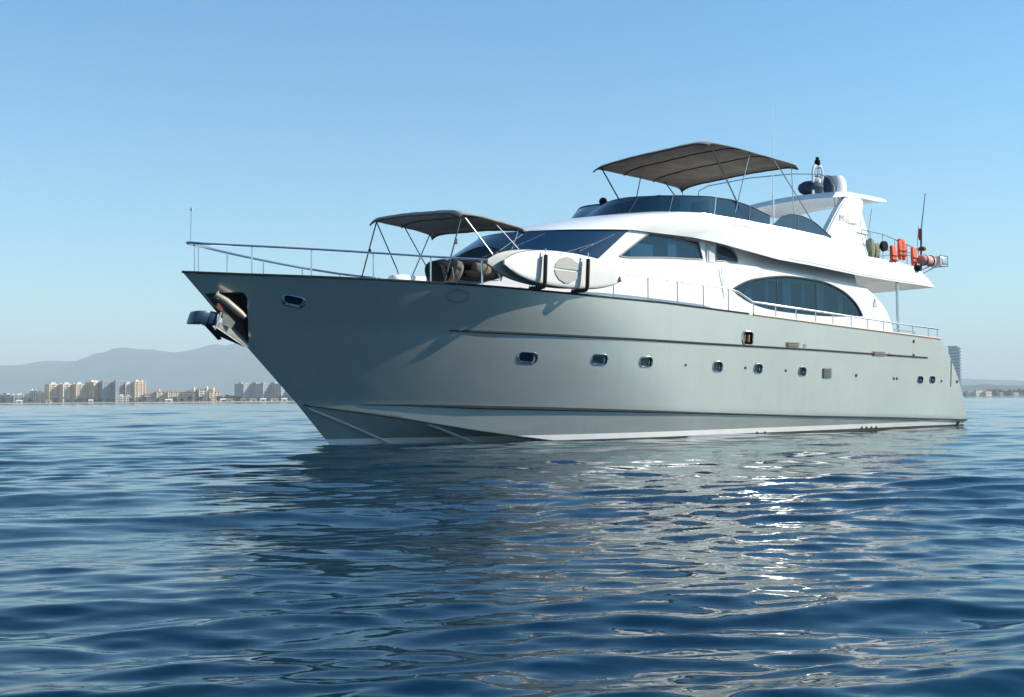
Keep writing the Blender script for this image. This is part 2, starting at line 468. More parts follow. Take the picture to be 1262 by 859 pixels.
strake('gunwale_strip', 'S', -4.4, 14.0, lambda x: .03, lambda x: .03, RUBBER, .012)
strake('teak_cap_rail', 'S', 14.0, 25.5, lambda x: .03, lambda x: .045, TEAK, .012)
# spray rails on the bow bottom
SPR = pm('spray_rail_grey', (.45, .47, .46), .4, 0, .3, .05)
for (f0, f1, xa, xb) in ((.98, -.12, -.72, 1.85), (.50, -.12, 2.45, 4.15)):
    b = NB()
    for s in (-1, 1):
        pts = []
        for k in range(25):
            t = k / 24; x = xa + (xb - xa) * t; fr = f0 + (f1 - f0) * t
            yc = yC(x); zc = lerpx(x, zC); zk = lerpx(x, zK) if x > 0 else zc - .02 + (x * 1.05)
            zz = fr
            h = HB.ray_cast(Vector((x, s * 12, zz)), Vector((0, -s, 0)))
            if h[0]: pts.append(h[0] + h[1] * .01)
        if len(pts) > 2: tube(b, pts, .035, 6)
    obj('spray_rail', b, SPR, Y)

# ------------------------------------------------------------------ ring solids
def half_ring(xf, xs, wf, xa, zf, n=(26, 70, 8), p=1., q=1.):
    out = []
    for i in range(n[0]):
        th = (i / n[0]) * math.pi / 2
        x = xs - (xs - xf) * math.cos(th) ** p; y = -wf(xs) * math.sin(th) ** q
        out.append((x, y))
    for i in range(n[1] + 1):
        x = xs + (xa - xs) * i / n[1]; out.append((x, -wf(x)))
    for i in range(1, n[2] + 1):
        out.append((xa, -wf(xa) * (1 - i / n[2])))
    return [(x, y, zf(x, y)) for x, y in out]
def ring_solid(rings, captop=True, capbot=True):
    b = NB(); G = []
    for rg in rings:
        G.append(([b.verts.new(p) for p in rg], [b.verts.new((p[0], -p[1], p[2])) for p in rg]))
    m = len(rings[0])
    for (A, A2), (B_, B2) in zip(G, G[1:]):
        for i in range(m - 1):
            b.faces.new((A[i], A[i + 1], B_[i + 1], B_[i])); b.faces.new((A2[i], B2[i], B2[i + 1], A2[i + 1]))
    for (A, A2), on in ((G[0], capbot), (G[-1], captop)):
        if on:
            for i in range(m - 1): b.faces.new((A[i], A2[i], A2[i + 1], A[i + 1]))
    bmesh.ops.remove_doubles(b, verts=b.verts, dist=1e-4)
    bmesh.ops.dissolve_degenerate(b, edges=b.edges, dist=1e-5)
    bmesh.ops.recalc_face_normals(b, faces=b.faces)
    return b

# --- deckhouse (trunk cabin and saloon)
zLt = [(1.5, 4.40), (3.6, 4.62), (6.6, 5.08), (8.9, 5.46), (12.6, 5.70), (14.3, 5.77), (16.4, 5.73), (18.2, 5.63), (21.3, 5.42), (24, 5.3)]
def zbase(x, y): return lerpx(x, zS) - .36
def ringL(t):
    if t <= 1:
        xf = 1.3 + 1.9 * t; xs = 8.0 + .5 * t; w0 = 2.86 - .13 * t
        xa = 23.1 - 1.7 * t ** 3.3
        def zf(x, y):
            zt = lerpx(x, zLt) + .30 * cl((9 - x) / 5) * (1 - (abs(y) / 2.8) ** 2)
            zb = zbase(x, y); return zb + (zt - zb) * t
        return half_ring(xf, xs, lambda x: w0, xa, zf, (26, 70, 8), 1., .9)
def ringLtop(ins, dz):
    r_ = ringL(1.); out = []
    for x, y, z in r_:
        k = 1 - ins / 2.73
        out.append((12 + (x - 12) * (1 - ins / 9), y * k, z + dz))
    return out
b = ring_solid([ringL(t) for t in (0, .2, .4, .6, .75, .88, .95, .985, 1)] + [ringLtop(.06, .015), ringLtop(.18, .02), ringLtop(.4, .02)])
house = obj('saloon_house', b, [WHITE, CURT], Y, 30)
# arched saloon window recess
aw = [(13.9, 4.88), (14.5, 5.13), (15.25, 5.32), (16.79, 5.50), (18.63, 5.45), (19.6, 5.28), (20.32, 5.03), (20.9, 4.66), (21.25, 4.24), (19.7, 4.17), (18.12, 4.16), (15.87, 4.26), (14.6, 4.50)]
awp = smooth_poly(aw, 5, (0, 8))
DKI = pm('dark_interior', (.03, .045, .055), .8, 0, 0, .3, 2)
cut = []
for s in (-1, 1):
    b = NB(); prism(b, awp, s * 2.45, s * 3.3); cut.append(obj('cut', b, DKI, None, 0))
boolean(house, cut)
split(house, [(DKI, 'window_reveal', house)])
house.data.materials.clear(); house.data.materials.append(WHITE)
def scale_poly(ps, d):
    cx = sum(p[0] for p in ps) / len(ps); cz = sum(p[1] for p in ps) / len(ps); out = []
    for i, p in enumerate(ps):
        a, c = ps[i - 1], ps[(i + 1) % len(ps)]; t = Vector((c[0] - a[0], c[1] - a[1])).normalized(); n = Vector((t.y, -t.x))
        if n.dot(Vector((p[0] - cx, p[1] - cz))) < 0: n = -n
        out.append((p[0] + n.x * d, p[1] + n.y * d))
    return out
for s in (-1, 1):
    b = NB(); prism(b, scale_poly(awp, .015), s * 2.735, s * 2.75); wn = obj('saloon_window', b, GLASSW, Y, 0)
    b = NB(); tube(b, [(x, s * 2.765, z) for x, z in awp], .038, 6, closed=True); obj('window_frame', b, DTUBE, wn)
    for k, (xc, wd) in enumerate(((14.9, .35), (15.9, .18), (17.0, .5), (17.9, .16), (18.9, .45), (20.1, .3))):
        b = NB()
        pts = [(xc - wd / 2 + wd * i / 12, s * (2.58 + .03 * math.sin(i * 2.1))) for i in range(13)]
        zt = 5.45 if 15.5 < xc < 19.4 else 5.0
        A = [b.verts.new((x, y, 4.2)) for x, y in pts]; B_ = [b.verts.new((x + .05, y, zt)) for x, y in pts]
        for i in range(12): b.faces.new((A[i], A[i + 1], B_[i + 1], B_[i]))
        obj('curtain', b, CURT, wn)
    for xm in (16.3, 18.5):
        b = NB(); box(b, (xm, s * 2.755, 4.83), (.03, .015, 1.27)); obj('mullion', b, DTUBE, wn)

# --- pilothouse
def U(t, n=(30, 70, 8)):
    xf = 3.75 + 1.95 * t; xs = 8.1 + 1.75 * t
    w0 = 2.55 - .13 * t
    def zf(x, y):
        th = cl((x - xf) / (xs - xf))
        z0 = 5.20 + .12 * th
        z1 = 6.40 + .19 * math.sin(th * math.pi / 2)
        return z0 + (z1 - z0) * t
    return half_ring(xf, xs, lambda x: w0, 21.3 - .3 * t, zf, n, 1.05, .92)
b = ring_solid([U(t) for t in (0, .25, .5, .75, 1)])
pilot = obj('pilothouse', b, [WHITE], Y, 30)
sw = [(8.93, 5.70), (10.25, 6.50), (10.5, 6.55), (11.5, 6.53), (12.63, 6.46), (12.78, 5.85), (11, 5.79), (9.35, 5.68)]
rw = [(13.52, 6.43), (14.0, 6.40), (14.35, 6.27), (14.52, 6.05), (14.5, 5.88), (13.42, 5.86)]
swp = smooth_poly(sw, 4, (4, 5, 0)); rwp = smooth_poly(rw, 4, (0, 4, 5))
cut = []
for s in (-1, 1):
    for q in (swp, rwp):
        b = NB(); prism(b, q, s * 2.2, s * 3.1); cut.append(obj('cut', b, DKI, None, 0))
boolean(pilot, cut); split(pilot, [(DKI, 'window_reveal', pilot)])
pilot.data.materials.clear(); pilot.data.materials.append(WHITE)
def ysd(z): return 2.55 - .13 * cl((z - 5.35) / 1.2)
for s in (-1, 1):
    for q, nm in ((swp, 'side_window'), (rwp, 'quarter_window')):
        b = NB(); q2 = scale_poly(q, .02)
        for d in (-.03, -.015):
            vs = [b.verts.new((x, s * (ysd(z) + d), z)) for x, z in q2]; b.faces.new(vs if s * d > 0 else vs[::-1])
        bmesh.ops.recalc_face_normals(b, faces=b.faces)
        wn = obj(nm, b, GLASSW, Y, 0)
        b = NB(); tube(b, [(x, s * (ysd(z) + .004), z) for x, z in q], .03, 6, closed=True); obj('window_frame', b, GREYP, wn)
        if nm == 'side_window':
            for (x0, x1, zt, m_) in ((9.6, 10.6, 6.2, CURT), (11.3, 11.7, 6.5, CURT)):
                b = NB(); box(b, ((x0 + x1) / 2, s * 2.30, (5.6 + zt) / 2), (x1 - x0, .03, zt - 5.6)); obj('sun_shade', b, m_, wn)
    b = NB(); prism(b, [(12.95, 5.78), (13.32, 5.79), (13.38, 6.40), (13.0, 6.43)], s * 2.46, s * 2.53); dr = obj('side_door', b, GREYW, Y, 0)
    b = NB(); tube(b, [(13.03, s * 2.535, 5.80), (13.03, s * 2.535, 6.36), (13.3, s * 2.535, 6.34)], .012, 6); obj('door_edge', b, GREYP, dr)
# seam on the deckhouse below the door
b = NB(); box(b, (13.4, -2.80, 5.05), (.012, .02, 1.1), Matrix.Rotation(R(-5), 3, 'Y')); obj('panel_seam', b, GREYW, house)

# windscreen: three panes lying on the pilothouse nose
def Upt(th, t):
    xf = 3.75 + 1.95 * t; xs = 8.1 + 1.75 * t; w0 = 2.55 - .13 * t; a = abs(th)
    x = xs - (xs - xf) * math.cos(a) ** 1.05; y = -w0 * math.sin(a) ** .92
    k = cl((x - xf) / (xs - xf)); z0 = 5.20 + .12 * k; z1 = 6.40 + .19 * math.sin(k * math.pi / 2)
    return Vector((x, y if th >= 0 else -y, z0 + (z1 - z0) * t))
def Un(th, t):
    e = .01; a = Upt(th + e, t) - Upt(th - e, t); b_ = Upt(th, t + e) - Upt(th, t - e); n = a.cross(b_).normalized()
    c = Upt(th, t) - Vector((9, 0, 4.5))
    return n if n.dot(c) > 0 else -n
ws = obj('windscreen', (lambda b: b)(NB()), GLASS, Y)
bpy.data.objects.remove(ws)
first = None
for k, (a0, a1) in enumerate(((-84, -30), (-29, 29), (30, 84))):
    b = NB(); G = []
    for i in range(25):
        th = R(a0 + (a1 - a0) * i / 24)
        G.append([(Upt(th, t) + Un(th, t) * .018) for t in np.linspace(.2, .99, 9)])
    vs = [[b.verts.new(p) for p in r_] for r_ in G]
    for A, B_ in zip(vs, vs[1:]):
        for j in range(8): b.faces.new((A[j], A[j + 1], B_[j + 1], B_[j]))
    bmesh.ops.recalc_face_normals(b, faces=b.faces)
    bmesh.ops.solidify(b, geom=b.faces[:], thickness=.01)
    o = obj('windscreen', b, GLASS, Y)
for a in (22, 58):
    th = R(a); b = NB(); tube(b, [Upt(th, .05) + Un(th, .1) * .04, Upt(th + .12, .3) + Un(th + .1, .3) * .06, Upt(th + .3, .62) + Un(th + .3, .6) * .04], .014, 6)
    tube(b, [Upt(th + .22, .35) + Un(th, .6) * .035, Upt(th + .36, .85) + Un(th + .3, .6) * .035], .014, 5)
    obj('wiper', b, TUBE, Y)

# --- flybridge body
wF1 = [(5, 2.52), (10.5, 2.52), (12.2, 2.60), (13.7, 2.82), (16, 3.08), (20, 3.1), (24.5, 3.1), (25.9, 2.95)]
zF1 = [(5.6, 6.38), (8, 6.50), (9.5, 6.585), (12.2, 6.55), (13.2, 6.44), (13.9, 6.33), (16, 6.02), (17.8, 5.93), (20.7, 5.73), (23.3, 5.63), (25.9, 5.58)]
wF2 = [(5, 2.5), (12.5, 2.52), (15, 2.82), (17, 2.9), (24.5, 2.95)]
zF2 = [(8, 7.10), (9.2, 7.22), (11, 7.36), (12.9, 7.43), (14.8, 7.32), (16.3, 7.24), (18.9, 7.10), (20.0, 6.85), (20.7, 6.56), (22.8, 6.47), (24.6, 6.34)]
def ringF(k):
    if k == 0: return half_ring(6.2, 10.3, lambda x: min(2.3, lerpx(x, wF1) - .2), 25.3, lambda x, y: lerpx(x, zF1) + .02 + .32 * cl((x - 12) / 4), (30, 90, 8), 1.05, .92)
    if k == 1: return half_ring(5.62, 9.8, lambda x: lerpx(x, wF1), 25.85, lambda x, y: lerpx(x, zF1), (30, 90, 8), 1.05, .92)
    if k == 6: return half_ring(9.35, 13.6, lambda x: lerpx(x, wF2) - .15, 24.2, lambda x, y: lerpx(x, zF2) - .0, (30, 90, 8), 1.05, .92)
    if k == 7: return half_ring(9.55, 13.7, lambda x: lerpx(x, wF2) - .22, 24.1, lambda x, y: min(6.62, lerpx(x, zF2) - .06), (30, 90, 8), 1.05, .92)
    A = ringF(1); B_ = half_ring(9.2, 13.2, lambda x: lerpx(x, wF2), 24.55, lambda x, y: lerpx(x, zF2), (30, 90, 8), 1.05, .92)
    t = {2: .08, 3: .35, 4: .75, 5: 1.}[k]
    out = []
    for i, (p, r_) in enumerate(zip(A, B_)):
        nose = cl(1 - (p[0] - 6) / 6)
        zz = p[2] + (r_[2] - p[2]) * (t + .10 * nose * math.sin(t * math.pi))
        bul = .06 * math.sin(t * math.pi)
        out.append((p[0] + (r_[0] - p[0]) * t, (p[1] + (r_[1] - p[1]) * t) * (1 + bul * .3), zz))
    return out
b = ring_solid([ringF(k) for k in (0, 1, 2, 3, 4, 5, 6, 7)])
fly = obj('flybridge', b, WHITE, Y, 32)

SEAM = pm('seam_shadow_gap', (.42, .43, .43), .7)
for s in (-1, 1):
    for k_, x0_, x1_ in ((2, 16.5, 25.2), (4, 12.5, 18.6)):
        pts = [(x, -s * y * 1.0015 if 0 else s * abs(y) * 1.001, z) for x, y, z in ringF(k_) if x0_ < x < x1_ and abs(y) > 2.3]
        b = NB(); tube(b, pts, .007, 5); obj('moulding_seam', b, SEAM, fly)
    for x_ in (15.6, 20.2):
        A_, B_ = ringF(2), ringF(5); i = min(range(len(A_)), key=lambda q: abs(A_[q][0] - x_) + (9 if abs(A_[q][1]) < 2.3 else 0))
        pts = [(ringF(k_)[i][0], s * abs(ringF(k_)[i][1]) * 1.001, ringF(k_)[i][2]) for k_ in (2, 3, 4, 5)]
        b = NB(); tube(b, pts, .006, 5); obj('moulding_seam', b, SEAM, fly)

# fly windscreen (curved low screen and side screens)
zb = [(9.2, 7.22), (11, 7.36), (12.9, 7.43), (14.8, 7.32), (16.3, 7.24), (18.9, 7.10), (20, 6.9)]
zt = [(9.2, 7.5), (10.6, 8.0), (12, 8.20), (13.2, 8.24), (14.2, 8.17), (15.1, 7.95), (16.0, 7.68)]
def screen(base, topf, lean=.35):
    b = NB(); n = len(base); V_ = []
    for i, (x, y) in enumerate(base):
        z0 = lerpx(x, zb) - .02; z1 = topf(x, y)
        if z1 < z0 + .03: z1 = z0 + .03
        h = z1 - z0
        V_.append((b.verts.new((x, y, z0)), b.verts.new((x + h * lean * 4.2 * (1 - min(1, abs(y) / 2.6)) + h * .25, y * (1 - .045 * h), z1))))
    for A, B_ in zip(V_, V_[1:]): b.faces.new((A[0], A[1], B_[1], B_[0]))
    bmesh.ops.recalc_face_normals(b, faces=b.faces)
    top = [v[1].co.copy() for v in V_]; bot = [v[0].co.copy() for v in V_]
    bmesh.ops.solidify(b, geom=b.faces[:], thickness=.012)
    return b, bot, top
def ztop_front(x, y):
    return lerpx(abs(y) / 2.55, [(0, 7.88), (.2, 7.90), (.47, 7.92), (.7, 7.92), (.88, 7.96), (.97, 8.0), (1, 8.04)]) if x < 13.2 else lerpx(x, [(13.2, 8.04), (14.0, 8.02), (14.8, 7.88), (15.9, 7.60)])
hb = half_ring(9.45, 13.3, lambda x: lerpx(x, wF2) - .06, 15.9, lambda x, y: 0, (30, 20, 1), 1.05, .92)[:-1]
base = [(x, y) for x, y, z in hb]
full = [(x, -y) for x, y in base[::-1]] + base[1:]
b, bot, top = screen(full, ztop_front)
fs = obj('flybridge_windscreen', b, GLASSF, Y)
b = NB(); tube(b, top, .018, 6); obj('screen_edge', b, DTUBE, fs)
for i in (8, 20, 30, 38):
    for j in (i, len(bot) - 1 - i):
        b = NB(); tube(b, [bot[j], top[j]], .02, 6); obj('screen_post', b, STEEL if i == 20 else DTUBE, fs)
for s in (-1, 1):
    base = [(x, s * (lerpx(x, wF2) - .06)) for x in np.linspace(16.05, 19.3, 16)]
    b, bot, top = screen(base, lambda x, y: lerpx(x, [(16.05, 7.26), (16.5, 7.66), (17.0, 7.79), (17.6, 7.76), (18.3, 7.60), (19.3, 7.12)]), 0)
    fs2 = obj('side_screen', b, GLASSF, Y)
    b = NB(); tube(b, top, .018, 6); tube(b, [bot[6], top[6]], .016, 6); obj('screen_edge', b, DTUBE, fs2)
# helm console and seats on the fly deck
b = NB(); box(b, (12.2, 0, 7.35), (1.1, 3.2, 1.5), None, .12); obj('helm_console', b, CHAR, Y)
for y in (-.9, .9):
    b = NB(); box(b, (14.0, y, 7.05), (.7, .8, .8), None, .1); box(b, (14.4, y, 7.75), (.2, .8, .95), None, .08); obj('helm_seat', b, CHAR, Y)
b = NB(); lathe(b, [(.001, -.16), (.11, -.11), (.16, 0), (.11, .11), (.001, .16)], 12, (12.0, 1.6, 8.33)); tube(b, [(12.0, 1.6, 8.0), (12, 1.6, 8.2)], .04); obj('compass', b, CHAR, Y)

# radar arch
leg = [(18.9, 7.0), (19.7, 7.85), (20.5, 8.62), (20.95, 8.90), (21.35, 8.96), (21.75, 8.82), (21.78, 8.6), (21.62, 8.25), (21.75, 7.6), (21.62, 6.9), (21.55, 6.45), (19.0, 6.6)]
legp = smooth_poly(leg, 5, (0, 7, 10, 11))
for s in (-1, 1):
    b = NB(); prism(b, legp, -.16, .16)
    bmesh.ops.bevel(b, geom=[e for e in b.edges if e.calc_face_angle(0) > .8], offset=.05, segments=3, affect='EDGES')
    for v in b.verts: v.co.y += s * (2.72 - .20 * (v.co.z - 6.5) * .8)
    obj('arch_leg', b, WHITE, Y, 40)
wingp = [(19.9, 8.70), (20.6, 8.80), (21.6, 8.86), (22.6, 8.83), (23.3, 8.86), (23.4, 8.93), (23.1, 8.99), (22, 9.02), (20.8, 9.02), (20.1, 8.93)]
b = NB(); G = []
for k in range(21):
    y = -2.5 + 5 * k / 20; e = abs(y) / 2.5
    G.append([b.verts.new((20.1 + (x - 20.1) * (1 - .22 * e ** 4 * 0) + .5 * (1 - e ** 2) * (-1 if x < 21 else 0) * .3, y, z + .10 * (1 - e ** 2))) for x, z in wingp])
for A, B_ in zip(G, G[1:]):
    for j in range(10): b.faces.new((A[j], A[(j + 1) % 10], B_[(j + 1) % 10], B_[j]))
b.faces.new(G[0]); b.faces.new(G[-1][::-1]); bmesh.ops.recalc_face_normals(b, faces=b.faces)
arch = obj('arch_wing', b, WHITE, Y, 40)
# lettering on the arch leg
def text(s, size, loc, m, par, shear=.25, name='lettering', rot=(R(90), 0, 0)):
    cu = bpy.data.curves.new(name, 'FONT'); cu.body = s; cu.size = size; cu.shear = shear; cu.extrude = .004
    o = bpy.data.objects.new(name, cu); C.objects.link(o); o.location = loc; o.rotation_euler = rot; cu.materials.append(m)
    bpy.context.view_layer.update()
    me = bpy.data.meshes.new_from_object(o.evaluated_get(bpy.context.evaluated_depsgraph_get()))
    o2 = bpy.data.objects.new(name, me); C.objects.link(o2); o2.matrix_world = o.matrix_world.copy(); bpy.data.objects.remove(o)
    o2.parent = par; return o2
tr_ = (R(81), 0, 0)
text('M', .40, (20.05, -2.705, 7.80), GREYP, Y, rot=tr_); text('ill', .28, (20.42, -2.705, 7.76), GREYP, Y, rot=tr_); text('ennium', .17, (20.60, -2.705, 7.73), GREYP, Y, rot=tr_)
# emblem behind the arched window
b = NB(); prism(b, [(21.9, 4.65), (22.15, 4.65), (22.05, 4.95)], -2.80, -2.70); obj('emblem', b, GREYW, house, 0)

# domes, mast, antennas
b = NB(); lathe(b, [(.30, 0), (.44, .10), (.50, .24), (.46, .38), (.30, .48), (.05, .51)], 24, (20.7, -.9, 9.14)); obj('radar_dome', b, NAVY, Y)
b = NB(); lathe(b, [(.34, 0), (.40, .05), (.42, .35), (.40, .55), (.28, .74), (.08, .81)], 24, (21.42, -1.15, 9.11)); d2 = obj('satellite_dome', b, NAVY, Y)
b = NB(); lathe(b, [(.30, 0), (.38, .05), (.40, .35), (.38, .6), (.26, .80), (.08, .86)], 24, (21.78, -1.3, 9.09)); obj('satellite_dome', b, WHITE, Y)
b = NB(); mx_, my_ = 20.75, -1.2
for s in (-1, 1): tube(b, [(mx_ + s * .30, my_ , 9.05), (mx_ + s * .29, my_, 10.0), (mx_ + s * .2, my_, 10.2), (mx_, my_, 10.22)], .055, 8)
ms = obj('mast', b, WHITE, Y)
b = NB(); lathe(b, [(.07, 0), (.11, .04), (.11, .2), (.07, .24), (.07, .33), (.001, .35)], 14, (mx_, my_, 10.22)); obj('navigation_light', b, CHAR, ms)
b = NB(); lathe(b, [(.10, 0), (.14, .04), (.14, .3), (.1, .34)], 14, (mx_, my_, 9.78)); obj('navigation_light', b, STEEL, ms)
b = NB(); lathe(b, [(.09, 0), (.12, .04), (.12, .2), (.09, .24)], 14, (mx_, my_, 9.48)); obj('navigation_light', b, WHITE, ms)
b = NB(); tube(b, [(18.06, -1.2, 7.0), (18.06, -1.2, 8.9)], .03, 6); tube(b, [(18.06, -1.2, 8.9), (18.1, -1.2, 12.3)], .013, 6); obj('whip_antenna', b, WHITE, Y)
b = NB(); tube(b, [(21.5, -2.9, 6.5), (21.52, -2.9, 7.4), (21.78, -2.9, 8.4)], .012, 5); obj('whip_antenna', b, TUBE, Y)
b = NB(); tube(b, [(25.08, -2.85, 6.3), (25.15, -2.85, 7.9)], .04, 6); tube(b, [(25.15, -2.85, 7.9), (25.5, -2.85, 9.4)], [.022, .014], 6); obj('whip_antenna', b, DTUBE, Y)
b = NB(); tube(b, [(20.75, -2.3, 8.45), (20.29, -2.3, 9.2), (20.05, -2.28, 9.5), (19.75, -2.1, 9.62), (19.2, -1.2, 9.72), (18.6, .4, 9.75), (18.0, 2.0, 9.62), (17.8, 2.3, 9.45), (17.77, 2.33, 9.2)], .022, 6)
tube(b, [(20.29, -2.3, 9.2), (20.25, -2.35, 7.0)], .022, 6); tube(b, [(17.77, 2.33, 9.2), (18.6, 2.4, 7.0)], .022, 6)
obj('hoop_rail', b, TUBE, Y)

# ------------------------------------------------------------------ canopies
def canopy(name, x0, x1, w, ztf, drop, bows, sag=.03, tilt=0., bulge=.0):
    b = NB(); nx, ny = 36, 40; top, bot = [], []
    for i in range(nx + 1):
        u = i / nx; x = x0 + (x1 - x0) * u; rt, rb = [], []
        seg_ = u * (bows - 1); sg = sag * math.sin(math.pi * (seg_ % 1)) ** 1
        for j in range(ny + 1):
            v = -1 + 2 * j / ny
            z = ztf(u) - drop * abs(v) ** 9 - .05 * v * v + tilt * v * w - sg * (1 - v ** 4) + .007 * math.sin(9 * u + 7 * v) + .005 * math.sin(23 * v + 6 * math.sin(5 * u)) * (1 - u * .3)
            z -= .10 * max(0, 1 - min(u, 1 - u) / .05) ** 2
            xx = x + bulge * (abs(v) ** 3) * (1 if u < .5 else -1) * abs(u - .5) * 2
            yy = w * math.copysign(abs(v) ** .95, v)
            rt.append(b.verts.new((xx, yy, z))); rb.append(b.verts.new((xx, yy * .997, z - .018)))
        top.append(rt); bot.append(rb)
    for i in range(nx):
        for j in range(ny):
            b.faces.new((top[i][j], top[i + 1][j], top[i + 1][j + 1], top[i][j + 1])); b.faces.new((bot[i][j], bot[i][j + 1], bot[i + 1][j + 1], bot[i + 1][j]))
    for G in (top, bot): pass
    for i in range(nx):
        b.faces.new((top[i][0], bot[i][0], bot[i + 1][0], top[i + 1][0])); b.faces.new((top[i][ny], top[i + 1][ny], bot[i + 1][ny], bot[i][ny]))
    for j in range(ny):
        b.faces.new((top[0][j], top[0][j + 1], bot[0][j + 1], bot[0][j])); b.faces.new((top[nx][j], bot[nx][j], bot[nx][j + 1], top[nx][j + 1]))
    bmesh.ops.recalc_face_normals(b, faces=b.faces)
    cuts = []
    for k in range(bows):
        i = round(k * nx / (bows - 1)); cuts.append([v.co.copy() + Vector((0, 0, -.02)) for v in bot[i]])
    o = obj(name, b, FAB, Y, 50)
    for k, c in enumerate(cuts):
        b = NB(); tube(b, c, .022 if k not in (0, bows - 1) else .028, 6); obj('canopy_bow', b, FABD if k in (0,) else DTUBE, o)
    def under(x, y):
        u = cl((x - x0) / (x1 - x0)); v = cl(y / w, -1, 1); sg = sag * math.sin(math.pi * ((u * (bows - 1)) % 1))
        e = min(u, 1 - u)
        return ztf(u) - drop * abs(v) ** 9 - .05 * v * v + tilt * v * w - sg * (1 - v ** 4) - .10 * max(0, 1 - e / .05) ** 2 - .03
    return o, under
can1, un1 = canopy('foredeck_canopy', 2.8, 5.15, 2.5, lambda u: 6.88 + .05 * math.sin(math.pi * u) - .27 * u, .13, 3, .025, .085)
can2, un2 = canopy('flybridge_canopy', 12.7, 17.4, 2.9, lambda u: 10.0 + .05 * math.sin(math.pi * u) - .25 * u, .14, 4, .05, .01)
def pole(par, a, b_, r=.02, m=TUBE, name='canopy_pole'):
    b = NB(); tube(b, [a, b_], r, 6); return obj(name, b, m, par)
for s in (-1, 1):
    m_ = TUBE if s < 0 else DTUBE
    H1 = (4.15, s * 2.62, 4.62); dz = .045 * 2.5 * s
    pole(can1, (2.95, s * 2.38, un1(2.95, s * 2.38)), (3.86, s * 2.6, 5.42 + dz * .3), .02, DTUBE if s > 0 else TUBE); pole(can1, (3.86, s * 2.6, 5.42 + dz * .3), H1, .02, m_)
    pole(can1, (5.02, s * 2.38, un1(5.02, s * 2.38)), H1, .02, m_)
    pole(can1, (4.0, s * 2.38, un1(4.0, s * 2.38)), (5.25, s * 2.6, 5.25), .018, m_)
    pole(can1, (2.97, s * 2.36, un1(2.97, s * 2.36)), (2.25, s * 2.45, 4.35), .024, DTUBE, 'canopy_strut')
    b = NB(); box(b, (2.74, s * 2.39, 5.8 + dz), (.05, .05, .16)); obj('strap_buckle', b, BLACK, can1)
    for (a, c, r) in (((12.95, 9.72), (15.1, 7.0), .026), ((15.0, 9.62), (14.1, 7.0), .02), ((16.3, 9.55), (19.2, 7.0), .022), ((17.25, 9.42), (17.5, 7.0), .018)):
        pole(can2, (a[0], s * 2.72, un2(a[0], s * 2.72)), (c[0], s * 2.6, c[1]), r, m_)
b = NB(); tube(b, [(3.0, 2.3, 6.6), (3.6, 1.8, 5.6)], .012, 5); 
b.free()

# ------------------------------------------------------------------ guard rails
def post(par, p0, p1, r=.022, m=STEEL, name='stanchion'):
    b = NB(); tube(b, [p0, p1], r, 8); tube(b, [p0, Vector(p0) + Vector((0, 0, .03))], r * 2.2, 8); return obj(name, b, m, par)
def rail_y(x): return yS(x) - .10
zR = [(-4.25, 5.38), (-3.3, 5.33), (-1.7, 5.27), (0, 5.21), (1.64, 5.16), (3.3, 5.15), (6, 5.08), (8.3, 5.0), (10.3, 4.94), (13.1, 4.81)]
for s in (-1, 1):
    pts = [(-4.22, s * .03, 5.38)] + [(x, s * max(.12, rail_y(x)), lerpx(x, zR)) for x in np.linspace(-4.1, 13.05, 60)]
    pts += [(13.5, s * rail_y(13.4), 4.72), (14.2, s * rail_y(14.2), 4.43)]
    pts += [(x, s * rail_y(x), lerpx(x, [(14.2, 4.43), (18.4, 4.22), (22.5, 4.0), (25.6, 3.87)])) for x in np.linspace(15, 25.5, 20)]
    b = NB(); tube(b, pts, .033, 8); gr = obj('guard_rail', b, STEEL, Y)
    for x in (-3.95, -2.75, -1.35, .2, 1.75, 3.25, 4.85, 6.4, 7.85, 9.3, 10.6, 11.8, 13.0):
        post(gr, (x, s * rail_y(x), lerpx(x, zS) - .02), (x, s * max(.1, rail_y(x)), lerpx(x, zR)), .03 if x == 3.25 else .022)
    for x in (14.25, 15.4, 16.5, 17.6, 18.6, 19.7, 20.7, 21.75, 22.6, 23.7, 24.8, 25.45):
        post(gr, (x, s * rail_y(x), lerpx(x, zS) - .02), (x, s * rail_y(x), lerpx(x, [(14.2, 4.43), (18.4, 4.22), (22.5, 4.0), (25.6, 3.87)])))
    # overhang support
    b = NB(); tube(b, [(23.4, s * 2.85, 3.3), (23.4, s * 2.85, 5.75)], .055, 10); obj('overhang_pillar', b, STEEL, Y)
    b = NB(); tube(b, [(22.9, s * 3.0, 3.5), (22.9, s * 3.0, 3.78), (24.3, s * 3.0, 3.72), (24.3, s * 3.0, 3.4)], .02, 6); obj('cockpit_rail', b, TUBE, Y)
    # fly aft rail
    pts = [(21.2, s * 2.85, 7.55), (22.5, s * 2.87, 7.48), (24, s * 2.87, 7.22), (25.05, s * 2.85, 7.03)]
    b = NB(); tube(b, pts, .022, 6); fr = obj('flybridge_rail', b, TUBE, Y)
    for x in (21.7, 22.5, 23.3, 24.1, 24.9):
        z1 = lerpx(x, [(p[0], p[2]) for p in pts]); post(fr, (x, s * 2.86, lerpx(x, zF2) - .1), (x, s * 2.86, z1), .016, TUBE)
    b = NB(); tube(b, [(21.2, s * 2.85, 7.02), (25.0, s * 2.85, 6.72)], .012, 5); obj('rail_wire', b, TUBE, fr)
b = NB(); tube(b, [(25.05, -2.85, 7.03), (25.3, -2.4, 7.03), (25.3, 2.4, 7.03), (25.05, 2.85, 7.03)], .022, 6); obj('flybridge_rail', b, TUBE, Y)
